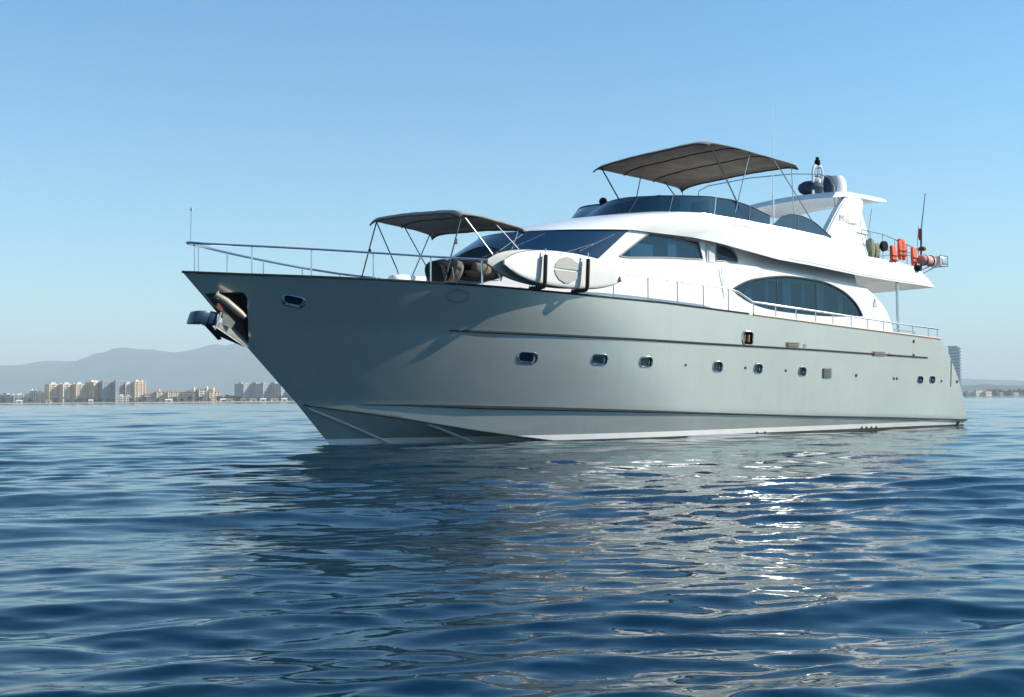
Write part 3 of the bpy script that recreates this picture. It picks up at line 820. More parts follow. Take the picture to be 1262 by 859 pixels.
b = NB(); tube(b, [(-4.12, 0, 5.36), (-4.1, 0, 6.25)], .013, 6); lathe(b, [(.02, 0), (.035, .02), (.03, .06), (.001, .08)], 8, (-4.1, 0, 6.24)); obj('jack_staff', b, TUBE, Y)
# white mooring bitts and deck locker on the foredeck
b = NB(); box(b, (1.9, -1.6, 4.52), (.5, .4, .4), None, .08); obj('deck_locker', b, WHITE, Y)

# ------------------------------------------------------------------ separate things aboard
# anchor
A = thing('anchor', 'galvanised plough anchor with blue steel guard plate hung in the bow pocket', 'anchor', None, (-3.3, -.35, 3.4))
def aobj(name, b, m, par=A):
    o = obj(name, b, m, par, 30); o.matrix_parent_inverse = Matrix.Translation(-A.location); return o
b = NB(); tube(b, [(-3.62, -.46, 4.0), (-3.35, -.52, 3.83), (-2.98, -.60, 3.52), (-2.86, -.62, 3.42)], [.085, .11, .10, .07], 12); aobj('shank', b, GALV)
b = NB(); tube(b, [(-3.56, -.50, 4.10), (-3.58, -.52, 3.88)], .03, 6); aobj('shackle', b, GALV)
b = NB(); box(b, (-3.5, -.45, 3.66), (.24, .16, .18), Matrix.Rotation(R(35), 3, 'Y'), .03); aobj('crown', b, RUST)
# flukes: flat pointed plates
def slab(b, pts, t):
    A_ = [b.verts.new(p) for p in pts]; n = (Vector(pts[1]) - Vector(pts[0])).cross(Vector(pts[2]) - Vector(pts[0])).normalized() * t
    B_ = [b.verts.new(Vector(p) + n) for p in pts]; k = len(pts)
    b.faces.new(A_); b.faces.new(B_[::-1])
    for i in range(k): b.faces.new((A_[i], B_[i], B_[(i + 1) % k], A_[(i + 1) % k]))
    bmesh.ops.recalc_face_normals(b, faces=b.faces)
b = NB(); slab(b, [(-3.42, -.50, 3.62), (-3.12, -.60, 3.28), (-3.22, -.58, 3.12), (-3.44, -.50, 3.22)], .03)
slab(b, [(-3.50, -.50, 3.27), (-3.42, -.50, 3.28), (-2.66, -.45, 2.64), (-2.74, -.45, 2.66), (-3.56, -.50, 3.16)], .05)
slab(b, [(-3.44, -.52, 3.56), (-3.62, -.52, 3.08), (-3.66, -.52, 3.08), (-3.48, -.52, 3.58)], .04); aobj('fluke', b, GALV)
b = NB(); slab(b, [(-3.56, -.42, 3.12), (-2.76, -.40, 2.64), (-3.6, -.36, 2.96)], .05); aobj('fluke', b, CHAR)
b = NB(); box(b, (-3.97, -.20, 3.40), (.40, .50, .34), Matrix.Rotation(R(0), 3, 'Y'), .05)
bmesh.ops.transform(b, matrix=Matrix.Translation((-3.97, 0, 3.4)) @ Matrix.Shear('XY', 4, (0, 0)) @ Matrix.Translation((3.97, 0, -3.4)), verts=b.verts)
for v in b.verts: v.co.x += (v.co.z - 3.4) * .35
box(b, (-3.66, -.20, 3.38), (.24, .46, .36), Matrix.Rotation(R(8), 3, 'Y'), .03); aobj('guard_plate', b, BLUEST)
b = NB(); slab(b, [(-3.84, -.30, 3.22), (-3.62, -.30, 3.18), (-3.36, -.30, 2.84), (-3.44, -.30, 2.82)], .08); aobj('guard_strut', b, CHAR)

# paddleboards in their racks
def board(name, cx, cy, cz, length, wid, label, front, side):
    t = thing(name, label, 'paddleboard', 'paddleboards on the side racks', (cx, cy, cz))
    n = 48; b = NB(); outl = []
    for i in range(n + 1):
        u = i / n; w_ = wid / 2 * max(.04, 1 - abs(2 * u - 1) ** 2.3) ** .62
        rock = .20 * (1 - u) ** 5 + .03 * u ** 5
        outl.append((-length / 2 + length * u, w_, rock))
    prof = [(-1, 0), (-.96, .5), (-.86, .9), (-.7, 1), (0, 1.02), (.7, 1), (.86, .9), (.96, .5), (1, 0), (.96, -.5), (.8, -.95), (0, -1), (-.8, -.95), (-.96, -.5)]
    V_ = []
    for x, w_, rk in outl:
        th = .075 * min(1, (w_ / (wid / 2)) * 1.6 + .15)
        V_.append([b.verts.new((x, -th * q - rk * -1 * -1 + 0, w_ * a)) for a, q in prof])
    K = len(prof)
    for A_, B_ in zip(V_, V_[1:]):
        for j in range(K):
            f = b.faces.new((A_[j], A_[(j + 1) % K], B_[(j + 1) % K], B_[j])); f.material_index = 0 if 1 <= j <= 6 else 1
    b.faces.new(V_[0]); b.faces.new(V_[-1][::-1]); bmesh.ops.recalc_face_normals(b, faces=b.faces)
    d = obj('deck_shell', b, [front, side], t, 40)
    return t
tilt = R(-1.5)
ob1 = board('paddleboard', 5.62, -3.72, 4.93, 4.72, 1.06, 'white paddleboard with grey grip pad, outermost on the side rack', BOARD, BDARK)
ob2 = board('paddleboard', 5.25, -3.47, 4.95, 4.75, 1.06, 'grey-decked paddleboard tucked inboard behind the white one', BGREY, BDARK)
for o in (ob1, ob2): o.rotation_euler = (R(4), R(1.6), R(.6))
b = NB()
hx = []
for zs in (-1, 1):
    pts = [(x, zs * z) for x, z in ((-.55, .03), (.45, .03), (.42, .12), (.30, .24), (.08, .35), (-.12, .38), (-.35, .30), (-.50, .16))]
    A_ = [b.verts.new((x + .10, -.108, z)) for x, z in pts]; B_ = [b.verts.new((x + .10, -.06, z)) for x, z in pts]
    b.faces.new(A_); b.faces.new(B_[::-1])
    for i in range(len(pts)): b.faces.new((A_[i], B_[i], B_[(i + 1) % len(pts)], A_[(i + 1) % len(pts)]))
bmesh.ops.recalc_face_normals(b, faces=b.faces); obj('grip_pad', b, BGREY, ob1, 0)
b = NB(); prism(b, [(2.05, -.16), (2.2, -.16), (2.125, .0)], -.105, -.05); obj('maker_mark', b, BLACK, ob1, 0)
for k, (x) in enumerate((4.72, 6.32)):
    t = thing('board_rack', ('forward' if k == 0 else 'aft') + ' padded black rack arm clamping the paddleboards to the side rail', 'board rack', 'board racks on the port rail', (x, -3.3, 4.3))
    def rob(n, b, m):
        o = obj(n, b, m, t, 40); o.matrix_parent_inverse = Matrix.Translation(-t.location)
    b = NB(); tube(b, [(x - .05, -3.32, 4.37), (x - .05, -3.75, 4.36), (x, -3.88, 4.38), (x, -3.93, 4.48), (x + .02, -3.96, 5.28)], .062, 10); rob('padded_arm', b, BLACK)
    b = NB(); tube(b, [(x - .05, -3.30, 4.30), (x - .05, -3.30, 5.40)], .022, 8); tube(b, [(x + .02, -3.96, 5.2), (x + .02, -3.96, 5.46)], .018, 8); rob('upright', b, STEEL)
    b = NB(); tube(b, [(x + .02, -3.96, 5.36), (x, -3.6, 5.47), (x - .05, -3.3, 5.36)], .008, 4); rob('strap', b, BLACK)

# hose loops hanging over the side
b = NB(); pts = []
for i in range(60):
    a = i / 59 * math.pi * 4; pts.append((2.55 + .30 * math.cos(a + 1.6), -3.0 - .02 * math.sin(a), 4.12 + .16 * math.sin(a + 1.6) - .004 * i / 10))
pts = [(2.35, -2.75, 4.9), (2.32, -2.9, 4.5)] + pts
for i, p in enumerate(pts[2:], 2):
    h, n = on_hull(p[0], p[2]); pts[i] = tuple(h + n * .04)
tube(b, pts, .008, 6)
tag(obj('rope_coil', b, GREYP), 'thin dark rope coil hanging over the bulwark ahead of the paddleboards', 'rope')

# cushions on the sun deck
cush = [(( 2.75, -1.5, 4.92), (.62, .75, .66), CHAR, (0, -20, 10), 'bunched charcoal beanbag, foremost of the foredeck seats', 'beanbag'),
        (( 3.10, -1.75, 4.92), (.30, .62, .62), TAN, (0, 22, 5), 'tan cushion leaning against the foremost charcoal beanbag', 'cushion'),
        (( 4.1, -1.3, 5.20), (1.7, 1.2, .42), CHAR, (0, -3, 0), 'long charcoal padded backrest across the sun deck', 'backrest cushion'),
        (( 3.95, -1.9, 5.02), (.62, .40, .34), TAN, (8, 10, 0), 'tan cushion lying under the charcoal backrest', 'cushion'),
        (( 4.75, -1.95, 5.02), (.36, .3, .26), TAN, (0, -12, 20), 'small tan cushion nearest the windscreen', 'cushion'),
        (( 4.2, -1.8, 4.88), (1.9, .5, .34), CHAR, (0, -4, 0), 'low charcoal seat pad along the sun deck edge', 'seat pad')]
for c, s_, m_, rt, lb, ct in cush:
    b = NB(); rm = (Matrix.Rotation(R(rt[2]), 3, 'Z') @ Matrix.Rotation(R(rt[1]), 3, 'Y') @ Matrix.Rotation(R(rt[0]), 3, 'X'))
    pillow(b, (0, 0, 0), s_, rm, .5, 12, .06); o = obj(ct.replace(' ', '_'), b, m_); o.location = c
    tag(o, lb, ct, 'seats and cushions on the foredeck')
b = NB(); pillow(b, (0, 0, 0), (.75, .5, .28), None, .6, 10, .04); o = obj('rolled_towel', b, pm('white_cloth', (.7, .7, .68), .9)); o.location = (1.45, -1.5, 4.60)
tag(o, 'white rolled towel on the deck ahead of the beanbag', 'towel')

# gear on the aft flybridge rail
gear = []
def lifejacket(x, z, h, rz, label, m=ORANGE):
    t = thing('life_jacket', label, 'life jacket', 'orange life jackets on the flybridge rail', (x, -2.95, z), R(rz))
    b = NB(); pillow(b, (-.11, 0, 0), (.24, .14, h), None, .6, 8, .1); pillow(b, (.12, 0, -.03), (.24, .14, h * .95), None, .6, 8, .1); pillow(b, (0, .02, h * .42), (.38, .16, .2), None, .7, 8, .05)
    obj('foam_vest', b, m, t)
    b = NB(); box(b, (0, -.08, -.05), (.46, .02, .045)); box(b, (0, -.08, -.22), (.46, .02, .045)); obj('webbing_strap', b, BLACK, t)
lifejacket(23.05, 6.72, .62, 10, 'orange life jacket tied nearest the radar arch, bulging low')
lifejacket(23.62, 6.95, .80, -5, 'tall orange life jacket standing second along the aft rail')
lifejacket(24.45, 6.72, .70, 12, 'reddish orange life jacket hanging beside the white canister')
t = thing('life_raft_canister', 'pale pink and white life raft roll strapped on the outboard rail bracket', 'life raft', None, (25.1, -3.05, 6.62))
def gob(n, b, m, t=t):
    o = obj(n, b, m, t, 40); o.matrix_parent_inverse = Matrix.Translation(-t.location); return o
PINK = pm('pink_canvas', (.62, .33, .28), .8, 0, 0, .15, 6)
b = NB(); tube(b, [(24.75, -3.05, 6.64), (24.82, -3.05, 6.64), (25.55, -3.05, 6.60), (25.62, -3.05, 6.60)], [.15, .20, .20, .15], 16); gob('roll', b, PINK)
b = NB()
for x in (24.95, 25.4): tube(b, [(x, -3.05 + .215 * math.cos(a), 6.62 + .215 * math.sin(a)) for a in np.linspace(0, 2 * math.pi, 17)[:-1]], .018, 5, closed=True)
gob('band', b, CHAR)
t2 = thing('barbecue_box', 'white and steel box on a tubular bracket at the flybridge stern corner', 'barbecue', None, (26.0, -3.05, 6.6))
b = NB(); box(b, (25.98, -3.05, 6.62), (.50, .5, .42), None, .05); gob('casing', b, WHITE, t2)
b = NB(); box(b, (26.02, -3.31, 6.62), (.36, .02, .28), None, .006); gob('side_door', b, STEEL, t2)
b = NB(); tube(b, [(25.72, -3.3, 6.42), (26.26, -3.3, 6.42), (26.26, -3.3, 6.84), (25.72, -3.3, 6.84)], .02, 6, closed=True)
tube(b, [(25.7, -3.1, 6.40), (24.9, -2.95, 6.05)], .025, 6); tube(b, [(25.3, -3.1, 6.40), (24.7, -2.95, 6.15)], .025, 6); gob('bracket', b, TUBE, t2)
for (x, z, r_, nm, lb, m_, ct) in ((22.45, 7.0, .20, 'fishing_reel', 'black round reel lashed to the aft flybridge rail', CHAR, 'reel'),):
    b = NB(); lathe(b, [(r_ * .6, -.08), (r_, -.06), (r_, .06), (r_ * .6, .08)], 16, (x, -2.95, z), Matrix.Rotation(R(90), 3, 'X')); tag(obj(nm, b, m_), lb, ct)
OLI = pm('olive_netting', (.20, .20, .13), .9, 0, 0, .35, 14, .4, 30)
for i, (x, z, h) in enumerate(((21.75, 6.88, .75), (22.1, 6.8, .6))):
    b = NB(); pillow(b, (0, 0, 0), (.36, .18, h), None, .7, 10, .12); o = obj('gear_bag', b, OLI); o.location = (x, -2.85, z)
    tag(o, ('taller' if i == 0 else 'shorter') + ' olive gear bag behind the rail just aft of the radar arch', 'bag', 'gear bags on the flybridge')
b = NB(); tube(b, [(25.35, -2.5, 6.9), (25.5, -2.5, 8.1)], .015, 6); fl = thing('ensign', 'small red flag drooping on a thin staff at the flybridge stern', 'flag', None, (25.35, -2.5, 6.9))
gob('staff', b, TUBE, fl)
b = NB(); G = []
for i in range(9):
    u = i / 8; G.append([b.verts.new((25.52 + .13 * u + .02 * math.sin(v * 5), -2.5 + .05 * math.sin(u * 9 + v * 3), 8.05 - .45 * v - .10 * u)) for v in np.linspace(0, 1, 7)])
for A_, B_ in zip(G, G[1:]):
    for j in range(6): b.faces.new((A_[j], A_[j + 1], B_[j + 1], B_[j]))
gob('cloth', b, RED, fl)
b = NB(); lathe(b, [(.1, 0), (.16, .06), (.14, .14), (.05, .17)], 12, (24.95, -3.0, 7.0)); tag(obj('searchlight', b, RUST), 'brown round lamp on top of the aft rail by the tall antenna', 'lamp')
b = NB(); lathe(b, [(.06, -.12), (.15, -.1), (.17, .05), (.1, .12)], 12, (24.6, -2.98, 6.28)); tag(obj('life_ring_light', b, CHAR), 'dark deck floodlight fixed under the reddish life jacket', 'lamp')

for o in list(C.objects):
    if o.name.split('.')[0] in ('anchor_pocket', 'porthole_surround', 'spray_rail', 'teak_cap_rail', 'window_reveal', 'knuckle_shade_strip', 'chine_rail', 'boot_stripe', 'keel_paint', 'gunwale_strip'): separate(o)

# ------------------------------------------------------------------ sea
def build_sea():
    r0, r1 = 1.2, 900.; nr, nth = 1450, 1500; half = R(62)
    rr = r0 * (r1 / r0) ** (np.arange(nr) / (nr - 1)); base = math.atan2(FW.y, FW.x)
    th = base + np.linspace(-half, half, nth)
    RRg, TH = np.meshgrid(rr, th, indexing='ij')
    X = CAM.x + RRg * np.cos(TH); Yy = CAM.y + RRg * np.sin(TH)
    Z = np.zeros_like(X); DX = np.zeros_like(X); DY = np.zeros_like(X)
    lod = RRg * math.log(r1 / r0) / (nr - 1) * 2.8
    g = np.random.default_rng(77)
    # swell runs roughly across the view (crests seen broadside)
    wind = math.atan2(FW.y, FW.x) + R(12)
    comps = []
    for lam in np.geomspace(.10, 13, 130):
        if lam > 5: spread, st = R(14), .007
        elif lam > 1.6: spread, st = R(20), .008
        elif lam > .8: spread, st = R(20), .017
        elif lam > .25: spread, st = R(20), .026
        else: spread, st = R(26), .016
        d = wind + g.normal() * spread + (math.pi if g.random() < .3 else 0)
        k = 2 * math.pi / (lam * (1 + .06 * g.normal())); comps.append((k, d, st * (.7 + .6 * g.random()) / k * 1.35, g.random() * 6.28))
    # slow patchiness so that calm and ruffled water alternate
    patch = .75 + .35 * np.sin(X * .21 + 1.3 + .8 * np.sin(Yy * .17)) * np.sin(Yy * .26 + .4 + .7 * np.sin(X * .11))
    for k, d, a, ph in comps:
        lam = 2 * math.pi / k; f = np.clip((lam - lod) / (lod + 1e-6), 0, 1)
        if lam < 2: f = f * patch
        arg = k * (X * math.cos(d) + Yy * math.sin(d)) + ph
        Z += a * f * np.sin(arg); c = a * f * np.cos(arg) * .9
        DX += math.cos(d) * c; DY += math.sin(d) * c
    # wake rollers thrown from the stern quarter
    fade = np.clip((900 - RRg) / 300, 0, 1)
    # ease the water where it meets the boat
    Z *= fade; X = X + DX * fade; Yy = Yy + DY * fade; Z = Z + WZ
    n = nr * nth; co = np.stack([X, Yy, Z], -1).reshape(-1, 3).astype(np.float32)
    idx = np.arange(n).reshape(nr, nth)
    q = np.stack([idx[:-1, :-1], idx[1:, :-1], idx[1:, 1:], idx[:-1, 1:]], -1).reshape(-1, 4)
    q = q[:, ::-1]
    me = bpy.data.meshes.new('sea'); me.vertices.add(n); me.vertices.foreach_set('co', co.ravel())
    me.loops.add(q.size); me.loops.foreach_set('vertex_index', q.ravel().astype(np.int32))
    me.polygons.add(len(q)); me.polygons.foreach_set('loop_start', np.arange(0, q.size, 4, dtype=np.int32))
    me.polygons.foreach_set('loop_total', np.full(len(q), 4, dtype=np.int32))
    me.update(calc_edges=True); me.shade_smooth()
    return me
def sea_mat():
    m = bpy.data.materials.new('sea_water'); m.use_nodes = True; n = m.node_tree; b = n.nodes['Principled BSDF']
    b.inputs['Base Color'].default_value = (.0001, .014, .030, 1); b.inputs['Roughness'].default_value = .04
    b.inputs['IOR'].default_value = 1.40; b.inputs['Specular IOR Level'].default_value = .5; b.inputs['Specular Tint'].default_value = (.44, .80, .98, 1)
    geo = n.nodes.new('ShaderNodeNewGeometry')
    def noise(sc_, det, mapping=(1, 1, 1), rot=0):
        mr = n.nodes.new('ShaderNodeMapping'); mr.inputs['Rotation'].default_value = (0, 0, rot); n.links.new(geo.outputs['Position'], mr.inputs[0])
        mp = n.nodes.new('ShaderNodeMapping'); mp.inputs['Scale'].default_value = mapping
        t = n.nodes.new('ShaderNodeTexNoise'); t.inputs['Scale'].default_value = sc_; t.inputs['Detail'].default_value = det
        n.links.new(mr.outputs[0], mp.inputs[0]); n.links.new(mp.outputs[0], t.inputs['Vector']); return t
    ang = -math.atan2(FW.y, FW.x)
    def bump(src, dist, strength, prev=None):
        bp = n.nodes.new('ShaderNodeBump'); bp.inputs['Distance'].default_value = dist; bp.inputs['Strength'].default_value = strength
        n.links.new(src.outputs[0], bp.inputs['Height'])
        if prev: n.links.new(prev.outputs[0], bp.inputs['Normal'])
        return bp
    b1 = bump(noise(1.0, 5, (1.4, .42, 1), ang), .12, .22)
    b2 = bump(noise(6, 3, (1.4, .45, 1), ang), .010, .18, b1)
    n.links.new(b2.outputs[0], b.inputs['Normal'])
    # foam lace: around the stern and a line along the hull
    tc = n.nodes.new('ShaderNodeSeparateXYZ'); n.links.new(geo.outputs['Position'], tc.inputs[0])
    def mth(op, a, b_=None, c=None):
        q = n.nodes.new('ShaderNodeMath'); q.operation = op
        for i, v in enumerate((a, b_, c)):
            if v is None: continue
            if isinstance(v, (int, float)): q.inputs[i].default_value = v
            else: n.links.new(v, q.inputs[i])
        return q.outputs[0]
    dx = mth('DIVIDE', mth('SUBTRACT', tc.outputs[0], 30.), 7.); dy = mth('DIVIDE', mth('ADD', tc.outputs[1], 2.2), 3.2)
    rad = mth('ADD', mth('MULTIPLY', dx, dx), mth('MULTIPLY', dy, dy))
    msk = mth('SUBTRACT', 1.0, rad); msk = mth('MAXIMUM', msk, 0.)
    fn = noise(2.2, 7, (.6, 1, 1), 0)
    rp = n.nodes.new('ShaderNodeValToRGB'); rp.color_ramp.elements[0].position = .50; rp.color_ramp.elements[1].position = .64
    n.links.new(fn.outputs[0], rp.inputs[0])
    fo = mth('MULTIPLY', msk, rp.outputs[0]); fo = mth('MULTIPLY', fo, .8)
    mx = n.nodes.new('ShaderNodeMix'); mx.data_type = 'RGBA'; mx.inputs[6].default_value = (.0001, .014, .030, 1); mx.inputs[7].default_value = (.55, .62, .62, 1)
    n.links.new(fo, mx.inputs[0]); n.links.new(mx.outputs[2], b.inputs['Base Color'])
    rr_ = mth('ADD', mth('MULTIPLY', fo, .5), .04); n.links.new(rr_, b.inputs['Roughness'])
    return m
SEA = sea_mat()
sea = obj('sea', build_sea(), SEA, None, 0, kind='structure')
# rest of the sea out to the horizon: a sheet with a hole where the near water lies
b = NB(); N_ = 96; base = math.atan2(FW.y, FW.x)
prev = None
for r_ in (880, 2000, 5000, 12000, 28000):
    ring = [b.verts.new((CAM.x + r_ * math.cos(2 * math.pi * i / N_), CAM.y + r_ * math.sin(2 * math.pi * i / N_), WZ - (.02 if r_ == 880 else 0))) for i in range(N_)]
    if prev:
        for i in range(N_): b.faces.new((prev[i], ring[i], ring[(i + 1) % N_], prev[(i + 1) % N_]))
    prev = ring
obj('sea_horizon', b, SEA, None, 0, kind='structure')
b = NB(); r_ = 895; hs = math.pi * 2 - R(120)
cv = b.verts.new((CAM.x, CAM.y, WZ - .25)); ring = [b.verts.new((CAM.x + r_ * math.cos(base + R(60) + hs * i / 60), CAM.y + r_ * math.sin(base + R(60) + hs * i / 60), WZ - .01)) for i in range(61)]
for i in range(60): b.faces.new((cv, ring[i], ring[i + 1]))
obj('sea_behind', b, SEA, None, 0, kind='structure')

# ------------------------------------------------------------------ far shore (s = metres to the right, d = metres ahead)
def S(s, d, z=0.): return Vector((CAM.x, CAM.y, 0)) + R0 * s + F0 * d + Vector((0, 0, z))
D = 1700.; PX = D / 1400.
def sx(px, d=D): return (px - 631) * d / 1400
def hz(py, px, d=D):  # height above sea of a picture height at distance d
    hor = 491.9 - (px - 631) * .00733; return 1.2 + (hor - py) * d / 1400
yaw = math.atan2(R0.y, R0.x)
STU = {k: pm('stucco_' + k, v, .8, 0, 0, .08, .15) for k, v in dict(tan=(.74, .52, .27), cream=(.76, .62, .42), pink=(.48, .33, .25), white=(.66, .62, .55), grey=(.30, .31, .33), blue=(.24, .28, .33)).items()}  # blue carries the cool shade of the unlit high-rise faces in its colour
WIN = pm('far_window', (.06, .08, .10), .3, 0, 0, .1); ROOFR = pm('red_roof', (.34, .15, .09), .8, 0, 0, .15, .3); BALC = pm('balcony_slab', (.60, .55, .46), .8, 0, 0, .05)
def hotel(px0, px1, ptop, kind, label, rot=20, d=D, deep=18, bays=4, pent=True, roof=None, pbase=None):
    s0, s1 = sx(px0, d), sx(px1, d); wd = s1 - s0; top = hz(ptop, (px0 + px1) / 2, d); c = S((s0 + s1) / 2, d + deep / 2)
    t = thing('apartment_building' if top > 14 else 'beach_house', label, 'building', 'buildings on the far shore', c, yaw + R(rot))
    w_ = 1.12 * wd / (math.cos(R(rot)) + .35 * abs(math.sin(R(rot)))); dp = min(deep, w_ * .8)
    fl = 3.1; nf = max(1, int(top / fl)); H = nf * fl
    b = NB(); box(b, (0, 0, H / 2 - .5), (w_, dp, H + 1))
    for k in range(bays + 1):
        x = -w_ / 2 + w_ * k / bays; box(b, (cl(x, -w_ / 2 + .5, w_ / 2 - .5), -dp / 2 - .5, H / 2 + .4), (.9, 1.6, H + .8))
    obj('wall', b, STU[kind], t, 0)
    # storeys: dark window bands broken into openings and projecting balconies
    b = NB(); b2 = NB(); nw = max(2, int(w_ / 3.4)); ns = max(2, int(dp / 4))
    for f in range(nf):
        z = f * fl + 1.7
        for k in range(nw):
            x = -w_ / 2 + w_ * (k + .5) / nw; box(b, (x, -dp / 2 - .02, z), (w_ / nw * .62, .12, 1.9))
        for k in range(ns):
            y = -dp / 2 + dp * (k + .5) / ns
            for s in (-1, 1): box(b, (s * (w_ / 2 + .01), y, z), (.12, dp / ns * .5, 1.5))
        if f: box(b2, (0, -dp / 2 - .6, f * fl), (w_ * .98, 1.3, .35)); box(b2, (0, -dp / 2 - 1.2, f * fl + .55), (w_ * .98, .12, .8))
    obj('window_row', b, WIN, t, 0, kind='stuff'); obj('balcony_row', b2, BALC if kind not in ('blue', 'grey') else STU['grey'], t, 0, kind='stuff')
    b = NB()
    if roof:
        vs = [b.verts.new(v) for v in ((-w_ / 2 - .8, -dp / 2 - .8, H), (w_ / 2 + .8, -dp / 2 - .8, H), (w_ / 2 + .8, dp / 2 + .8, H), (-w_ / 2 - .8, dp / 2 + .8, H), (-w_ / 2 + dp * .4, 0, H + 3.2), (w_ / 2 - dp * .4, 0, H + 3.2))]
        for f in ((0, 1, 5, 4), (1, 2, 5), (2, 3, 4, 5), (3, 0, 4), (3, 2, 1, 0)): b.faces.new([vs[i] for i in f])
        obj('roof', b, ROOFR, t, 0)
    else:
        box(b, (0, 0, H + .5), (w_ + .6, dp + .6, 1.0)); 
        if pent:
            box(b, (-w_ * .2, 0, H + 2), (w_ * .25, dp * .5, 3)); box(b, (w_ * .28, 0, H + 1.6), (w_ * .14, dp * .4, 2.2))
        obj('roof', b, STU[kind] if kind in ('blue', 'grey') else STU['white'], t, 0)
    return t
hotel(-26, -4, 485, 'grey', 'low grey block at the very left edge of the shore', -10, bays=2)
hotel(0, 16, 487, 'grey', 'low dark grey shore building leftmost in view', -15, bays=2)
hotel(16, 32, 486, 'white', 'low white building between the dark block and the taller tan terraces', 15, bays=3)
hotel(33, 42, 481, 'white', 'narrow white tower left of the tan terraces', 10, bays=1)
hotel(42, 57, 482, 'cream', 'short cream block stepped up against the big tan tower', 20, bays=3)
hotel(56, 75, 473, 'tan', 'sunlit tan tower block, leftmost of three joined ones', 42, bays=3)
hotel(73, 91, 472, 'cream', 'sunlit cream tower block in the middle of three joined ones', 42, bays=3)
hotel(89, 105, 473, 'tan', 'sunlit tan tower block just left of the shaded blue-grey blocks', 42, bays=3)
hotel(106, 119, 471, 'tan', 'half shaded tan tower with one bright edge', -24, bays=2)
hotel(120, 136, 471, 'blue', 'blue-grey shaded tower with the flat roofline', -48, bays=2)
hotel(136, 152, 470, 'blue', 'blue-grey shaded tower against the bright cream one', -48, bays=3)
hotel(151, 164, 472, 'cream', 'bright cream tower beside the blue-grey ones', 35, bays=3)
hotel(162, 174, 469, 'tan', 'tallest sunlit tan tower at the right end of the high-rise row', 40, bays=3)
hotel(143, 158, 487, 'white', 'low white annex in front of the bright towers', 20, d=1670, bays=3)
hotel(176, 192, 484, 'pink', 'pinkish house with red hipped roof right of the high-rises', 25, bays=2, roof=1)
hotel(190, 204, 482, 'cream', 'cream hotel wing with red roof, left of its white cupola', 30, bays=3, roof=1)
hotel(204, 220, 483, 'cream', 'cream hotel wing with red roof, right of its white cupola', 30, bays=3, roof=1)
hotel(226, 242, 481, 'pink', 'shaded pink hotel wing with red roof and a palm in front', -20, bays=3, roof=1)
hotel(242, 256, 480, 'cream', 'bright cream hotel wing with small towers and red roof', 30, bays=3, roof=1)
hotel(255, 267, 481, 'tan', 'tan hotel wing at the right end of the red-roofed hotel', 30, bays=3, roof=1)
hotel(291, 306, 473, 'grey', 'grey slab block set apart among trees, its left end', -35, bays=3, d=2000)
hotel(305, 330, 472, 'blue', 'blue-grey slab block with red edge behind the trees', -30, bays=5, d=2000)
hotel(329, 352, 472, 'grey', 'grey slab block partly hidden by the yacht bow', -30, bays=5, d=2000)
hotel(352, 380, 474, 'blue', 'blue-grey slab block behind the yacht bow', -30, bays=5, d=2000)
for px, zt in ((195, 479), (238, 477), (254, 476), (262, 477)):
    b = NB(); c = S(sx(px), D + 4); H = hz(zt, px)
    lathe(b, [(1.6, 0), (1.6, H - 2.5), (1.9, H - 2.4), (1.5, H - 1.2), (.2, H)], 10); o = obj('cupola_tower', b, STU['white']); o.location = c
    tag(o, {195: 'white cupola between the two left red-roofed wings', 238: 'white cupola on the shaded pink hotel wing', 254: 'tall white cupola over the bright cream wing', 262: 'white cupola at the right end of the red-roofed hotel'}[px], 'cupola', 'white cupolas on the beach hotel')
# low beach huts
for i, (px, w_, k) in enumerate(((24, 8, 'white'), (60, 7, 'cream'), (112, 6, 'white'), (208, 9, 'white'), (275, 8, 'white'), (283, 7, 'pink'), (300, 8, 'pink'), (312, 9, 'cream'), (324, 8, 'white'), (338, 10, 'cream'), (350, 8, 'white'))):
    t = thing('beach_hut', ['small white hut at the left on the sand', 'cream hut before the short cream block', 'white hut below the half shaded tan tower', 'long white hut before the cream hotel wings', 'white hut between hotel and palms', 'pink hut by the dense trees', 'pink hut below the left end of the grey slab', 'cream hut second under the grey slab', 'white hut third under the grey slab', 'cream hut nearest the yacht bow', 'white hut half behind the yacht bow'][i], 'hut', 'low huts along the beach', S(sx(px, 1640), 1640), yaw + R(20))
    b = NB(); box(b, (0, 0, 1.6), (w_, 5, 4.2)); obj('wall', b, STU[k], t, 0)
    b = NB(); box(b, (0, -2.55, 1.9), (w_ * .5, .15, 1.6)); obj('window_row', b, WIN, t, 0)
    b = NB(); prism(b, [(-3.2, 3.7), (3.2, 3.7), (0, 5.3)], -w_ / 2 - .5, w_ / 2 + .5, 'x'); obj('roof', b, ROOFR if k != 'white' else STU['white'], t, 0)
# hazy tower beyond the stern
tw = thing('glass_tower', 'tall blue-grey tower with balcony stripes standing behind the stern', 'building', None, S(sx(1176, 2100), 2100), yaw + R(-20))
Ht = hz(428, 1176, 2100); wt = 16 * 2100 / 1400
b = NB(); box(b, (0, 0, Ht / 2), (wt * .80, wt * .6, Ht)); obj('core', b, pm('tower_glazing', (.20, .30, .38), .4), tw, 0)
b = NB()
for k in range(int(Ht / 5.6)): box(b, (wt * .06, -.6, 4 + k * 5.6), (wt * .86, wt * .70, 2.2))
obj('balcony_row', b, STU['white'], tw, 0, kind='stuff')
b = NB(); box(b, (-wt * .1, 0, Ht + 1.2), (wt * .7, wt * .5, 2.4)); obj('roof', b, STU['blue'], tw, 0)

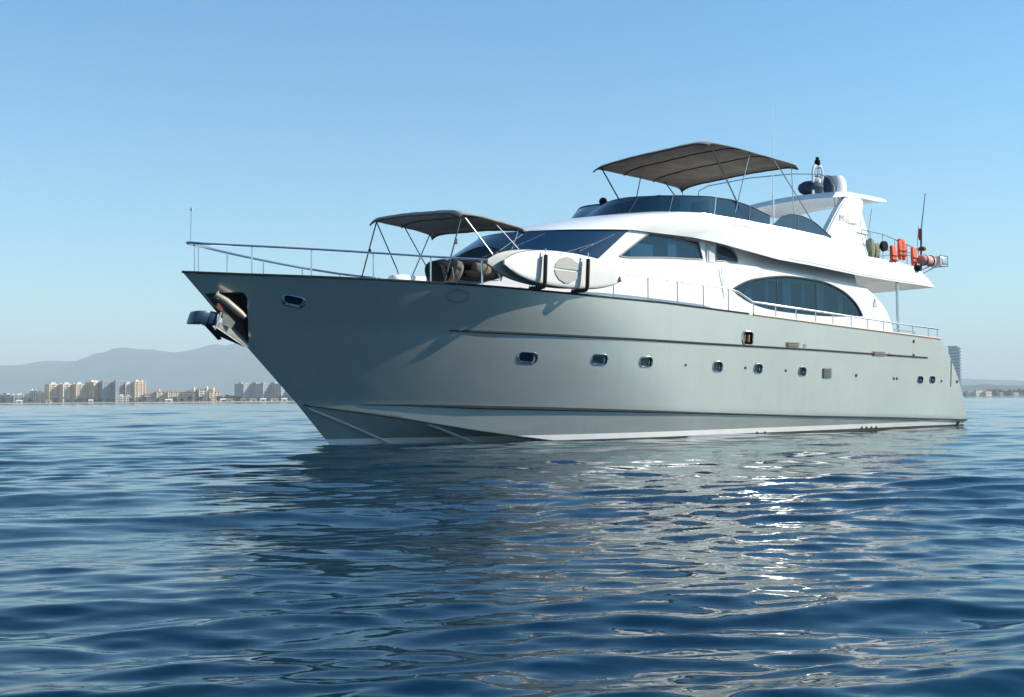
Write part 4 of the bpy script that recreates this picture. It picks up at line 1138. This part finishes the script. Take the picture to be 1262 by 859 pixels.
# beach, land
SAND = pm('sand', (.42, .36, .26), .9, 0, 0, .12, .05); LAND = pm('scrub_land', (.06, .075, .045), .9, 0, 0, .3, .02)
def land(name, s0, s1, d0, d1, z0, z1, m):
    b = NB(); n = 60; G = []
    for i in range(n + 1):
        s = s0 + (s1 - s0) * i / n; w1 = 6 * math.sin(i * .5) + 4 * math.sin(i * 1.3)
        G.append([b.verts.new(S(s, d0 + w1, WZ - .5)), b.verts.new(S(s, d0 + 22 + w1, z0)), b.verts.new(S(s, d0 + 120, z1)), b.verts.new(S(s, d1, z1))])
    for A_, B_ in zip(G, G[1:]):
        for j in range(3): b.faces.new((A_[j], B_[j], B_[j + 1], A_[j + 1]))
    return obj(name, b, m, None, 0, kind='structure')
land('beach', -1100, 500, 1610, 3400, .9, 1.2, SAND)
land('coastal_land', 520, 1500, 2350, 4200, .9, 1.6, LAND)

# hills
def hills(name, pts, d, depth, m, nfreq=1.):
    """ridge given as (s, height); ground falls away toward and away from the viewer"""
    b = NB(); n = 220; rows_ = []
    s0, s1 = pts[0][0], pts[-1][0]; g = np.random.default_rng(3)
    ph = g.random(8) * 6
    prof = [0, .12, .3, .5, .72, .9, 1., .85, .4, 0]
    for j, f in enumerate(prof):
        row = []
        for i in range(n + 1):
            s = s0 + (s1 - s0) * i / n; H = lerpx(s, pts)
            rough = sum(math.sin(s * nfreq * .0018 * 2 ** k + ph[k] + j * 1.1 * (k > 0)) / 1.5 ** k for k in range(8)) * .045 * H
            row.append(b.verts.new(S(s, d + depth * (j / 9 - .65), max(-2, H * f + rough * (1.6 if 0 < f < 1 else .6) * min(1, f * 3)))))
        rows_.append(row)
    for A_, B_ in zip(rows_, rows_[1:]):
        for i in range(n): b.faces.new((A_[i], A_[i + 1], B_[i + 1], B_[i]))
    return obj(name, b, m, None, 60, kind='structure')
MNT = pm('mountain_forest_hazed', (.035, .065, .08), .95, 0, 0, .35, .002)  # forest tone with some blue of the distant air mixed into it
d = 9000
rl = [(-150, 452), (-60, 451), (0, 450), (30, 449), (55, 445), (80, 446), (110, 444), (140, 439), (165, 433), (185, 431), (200, 434), (222, 433), (245, 427), (262, 425), (275, 428), (290, 423), (310, 420), (350, 424), (420, 432), (520, 440), (640, 450), (760, 458), (900, 462), (1000, 463), (1100, 463), (1170, 466), (1230, 470), (1300, 474), (1420, 480)]
hills('mountain_range', [(sx(a, d), hz(z, a, d)) for a, z in rl], d, 3500, MNT)
d = 4200
rl = [(1040, 484), (1100, 480), (1150, 477), (1195, 475), (1215, 473), (1240, 475), (1262, 475), (1320, 474), (1420, 472)]
hills('low_hills', [(sx(a, d), hz(z, a, d)) for a, z in rl], d, 900, MNT, 3)

# vegetation along the shore
LEAF = pm('foliage', (.05, .075, .035), .9, 0, 0, .4, .5); LEAF2 = pm('foliage_dark', (.035, .055, .035), .9, 0, 0, .4, .5); BARK = pm('bark', (.16, .12, .08), .9)
def crown(b, c, r, h, n=90):
    for _ in range(n):
        a = rng.random() * 6.28; e = rng.random() ** .5; zz = rng.random()
        rad = r * e * math.sin(math.pi * (.15 + .8 * zz)) ** .6
        p = Vector(c) + Vector((rad * math.cos(a), rad * math.sin(a), h * zz)); sz = r * (.18 + .2 * rng.random())
        u = Vector(rng.normal(size=3)).normalized(); v = u.cross(Vector(rng.normal(size=3))).normalized()
        vs = [b.verts.new(p + u * sz), b.verts.new(p + v * sz), b.verts.new(p - u * sz * .8), b.verts.new(p - v * sz * .9)]
        b.faces.new(vs)
tree_specs = []
def make_tree(palm):
    t = thing('palm_tree' if palm else 'shore_tree', '', 'tree')
    b = NB()
    if palm:
        tube(b, [(0, 0, 0), (.3, 0, 3.5), (.2, 0, 7)], [.28, .22, .18], 6); obj('trunk', b, BARK, t)
        b = NB()
        for k in range(16):
            a = k * 2.4; el = .7 * rng.random()
            pts = [Vector((.2, 0, 7)) + Vector((math.cos(a) * u * 2.9, math.sin(a) * u * 2.9, (el + .3) * u * 1.8 - 2.6 * u * u)) for u in (0, .33, .66, 1)]
            side = Vector((-math.sin(a), math.cos(a), 0))
            vv = [(b.verts.new(p - side * w_), b.verts.new(p + side * w_)) for p, w_ in zip(pts, (.1, .5, .45, .08))]
            for A_, B_ in zip(vv, vv[1:]): b.faces.new((A_[0], A_[1], B_[1], B_[0]))
        obj('crown', b, LEAF, t)
    else:
        tube(b, [(0, 0, 0), (.2, .1, 2.0), (0, 0, 4)], [.4, .3, .2], 6); obj('trunk', b, BARK, t)
        b = NB(); crown(b, (0, 0, 1.6), 3.2, 5.0, 110); obj('crown', b, LEAF2, t)
    return t
protos = {True: make_tree(True), False: make_tree(False)}
spots = [(5, 0), (12, 1), (20, 1), (27, 0), (37, 0), (46, 1), (52, 1), (63, 1), (68, 0), (77, 1), (84, 0), (88, 1), (94, 0), (99, 0), (103, 1), (108, 0), (113, 1), (117, 0), (124, 0), (128, 1), (133, 0), (139, 0), (145, 1),
         (161, 0), (168, 1), (173, 0), (178, 0), (183, 1), (194, 0), (199, 1), (206, 0), (210, 1), (215, 0), (219, 1), (224, 0), (229, 1), (234, 0), (240, 1), (247, 0), (250, 1), (258, 0), (263, 1), (266, 1), (269, 0), (272, 0), (277, 0),
         (280, 0), (285, 0), (288, 0), (292, 0), (296, 0), (303, 0), (307, 1), (315, 0), (319, 0), (328, 0), (333, 1), (341, 0), (346, 0), (355, 0)]
used = {True: False, False: False}
marks = ['low grey block', 'white hut', 'tan towers', 'blue-grey towers', 'red-roofed houses', 'cream hotel wings', 'pink hotel wing', 'gap right of the hotel', 'grey slab blocks']
for px, palm in spots:
    palm = bool(palm); p = protos[palm]
    if used[palm]:
        q = p.copy(); C.objects.link(q)
        for ch in p.children:
            c = ch.copy(); C.objects.link(c); c.parent = q
    else: q = p; used[palm] = True
    dd = 1655 + rng.random() * 20; k = .75 + .5 * rng.random() + (.25 if 266 < px < 300 else 0)
    q.location = S(sx(px, dd), dd, .8); q.scale = (k, k, k); q.rotation_euler = (0, 0, rng.random() * 6)
    reg = marks[0] if px < 16 else marks[1] if px < 55 else marks[2] if px < 106 else marks[3] if px < 150 else marks[4] if px < 190 else marks[5] if px < 222 else marks[6] if px < 266 else marks[7] if px < 292 else marks[8]
    q['label'] = ('palm tree with drooping fronds in front of the ' if palm else 'bushy dark green tree in front of the ') + reg
    q['group'] = ('palms' if palm else 'bushy trees') + ' by the ' + reg
# wooded point right of the stern, and its houses
b = NB()
for i in range(1500):
    s = sx(1150 + rng.random() * 190, 2450); dd = 2420 + rng.random() * 120; env = .6 + .4 * math.sin(s * .012) + .25 * math.sin(s * .05)
    hgt = (5 + 10 * env) * rng.random() + 1; sz = 1.5 + 3 * rng.random(); p = S(s, dd, hgt)
    u = Vector(rng.normal(size=3)).normalized(); v = u.cross(Vector(rng.normal(size=3))).normalized()
    vs = [b.verts.new(p + u * sz), b.verts.new(p + v * sz), b.verts.new(p - u * sz * .8), b.verts.new(p - v * sz * .9)]; b.faces.new(vs)
o = obj('wooded_point', b, LEAF2, None, 0, kind='stuff'); tag(o, 'dark wooded point along the water right of the stern', 'woodland')
for i, (px, w_, h_, k) in enumerate(((1194, 12, 9, 'white'), (1206, 26, 12, 'white'), (1216, 16, 10, 'cream'), (1232, 10, 6, 'pink'), (1250, 14, 6, 'white'))):
    t = thing('beach_house', ['small white house nearest the yacht stern', 'wide white house on the wooded point', 'cream house right of the wide white one', 'low pink house among the dark trees', 'low white house at the right edge of the point'][i], 'building', 'houses on the wooded point', S(sx(px, 2400), 2400), yaw + R(25))
    b = NB(); box(b, (0, 0, h_ / 2), (w_, 8, h_)); obj('wall', b, STU[k], t, 0)
    b = NB(); box(b, (0, -4.05, h_ * .55), (w_ * .8, .2, 1.4)); obj('window_row', b, WIN, t, 0)
    b = NB(); prism(b, [(-4.5, h_), (4.5, h_), (0, h_ + 2)], -w_ / 2 - .4, w_ / 2 + .4, 'x'); obj('roof', b, ROOFR, t, 0)

# ------------------------------------------------------------------ haze
if HAZE:
    b = NB(); box(b, (0, 0, 0), (64000, 64000, 960)); hz_o = obj('haze', b, None, None, 0, kind='stuff'); hz_o.location = (CAM.x, CAM.y, 960 / 2 - 3)
    m = bpy.data.materials.new('haze'); m.use_nodes = True; n = m.node_tree; n.nodes.remove(n.nodes['Principled BSDF'])
    v = n.nodes.new('ShaderNodeVolumePrincipled'); v.inputs['Color'].default_value = (.82, .96, 1, 1); v.inputs['Density'].default_value = HAZE; v.inputs['Anisotropy'].default_value = .0
    n.links.new(v.outputs[0], n.nodes['Material Output'].inputs['Volume']); hz_o.data.materials.clear(); hz_o.data.materials.append(m)
    hz_o['label'] = 'thin pale blue air haze over the bay'
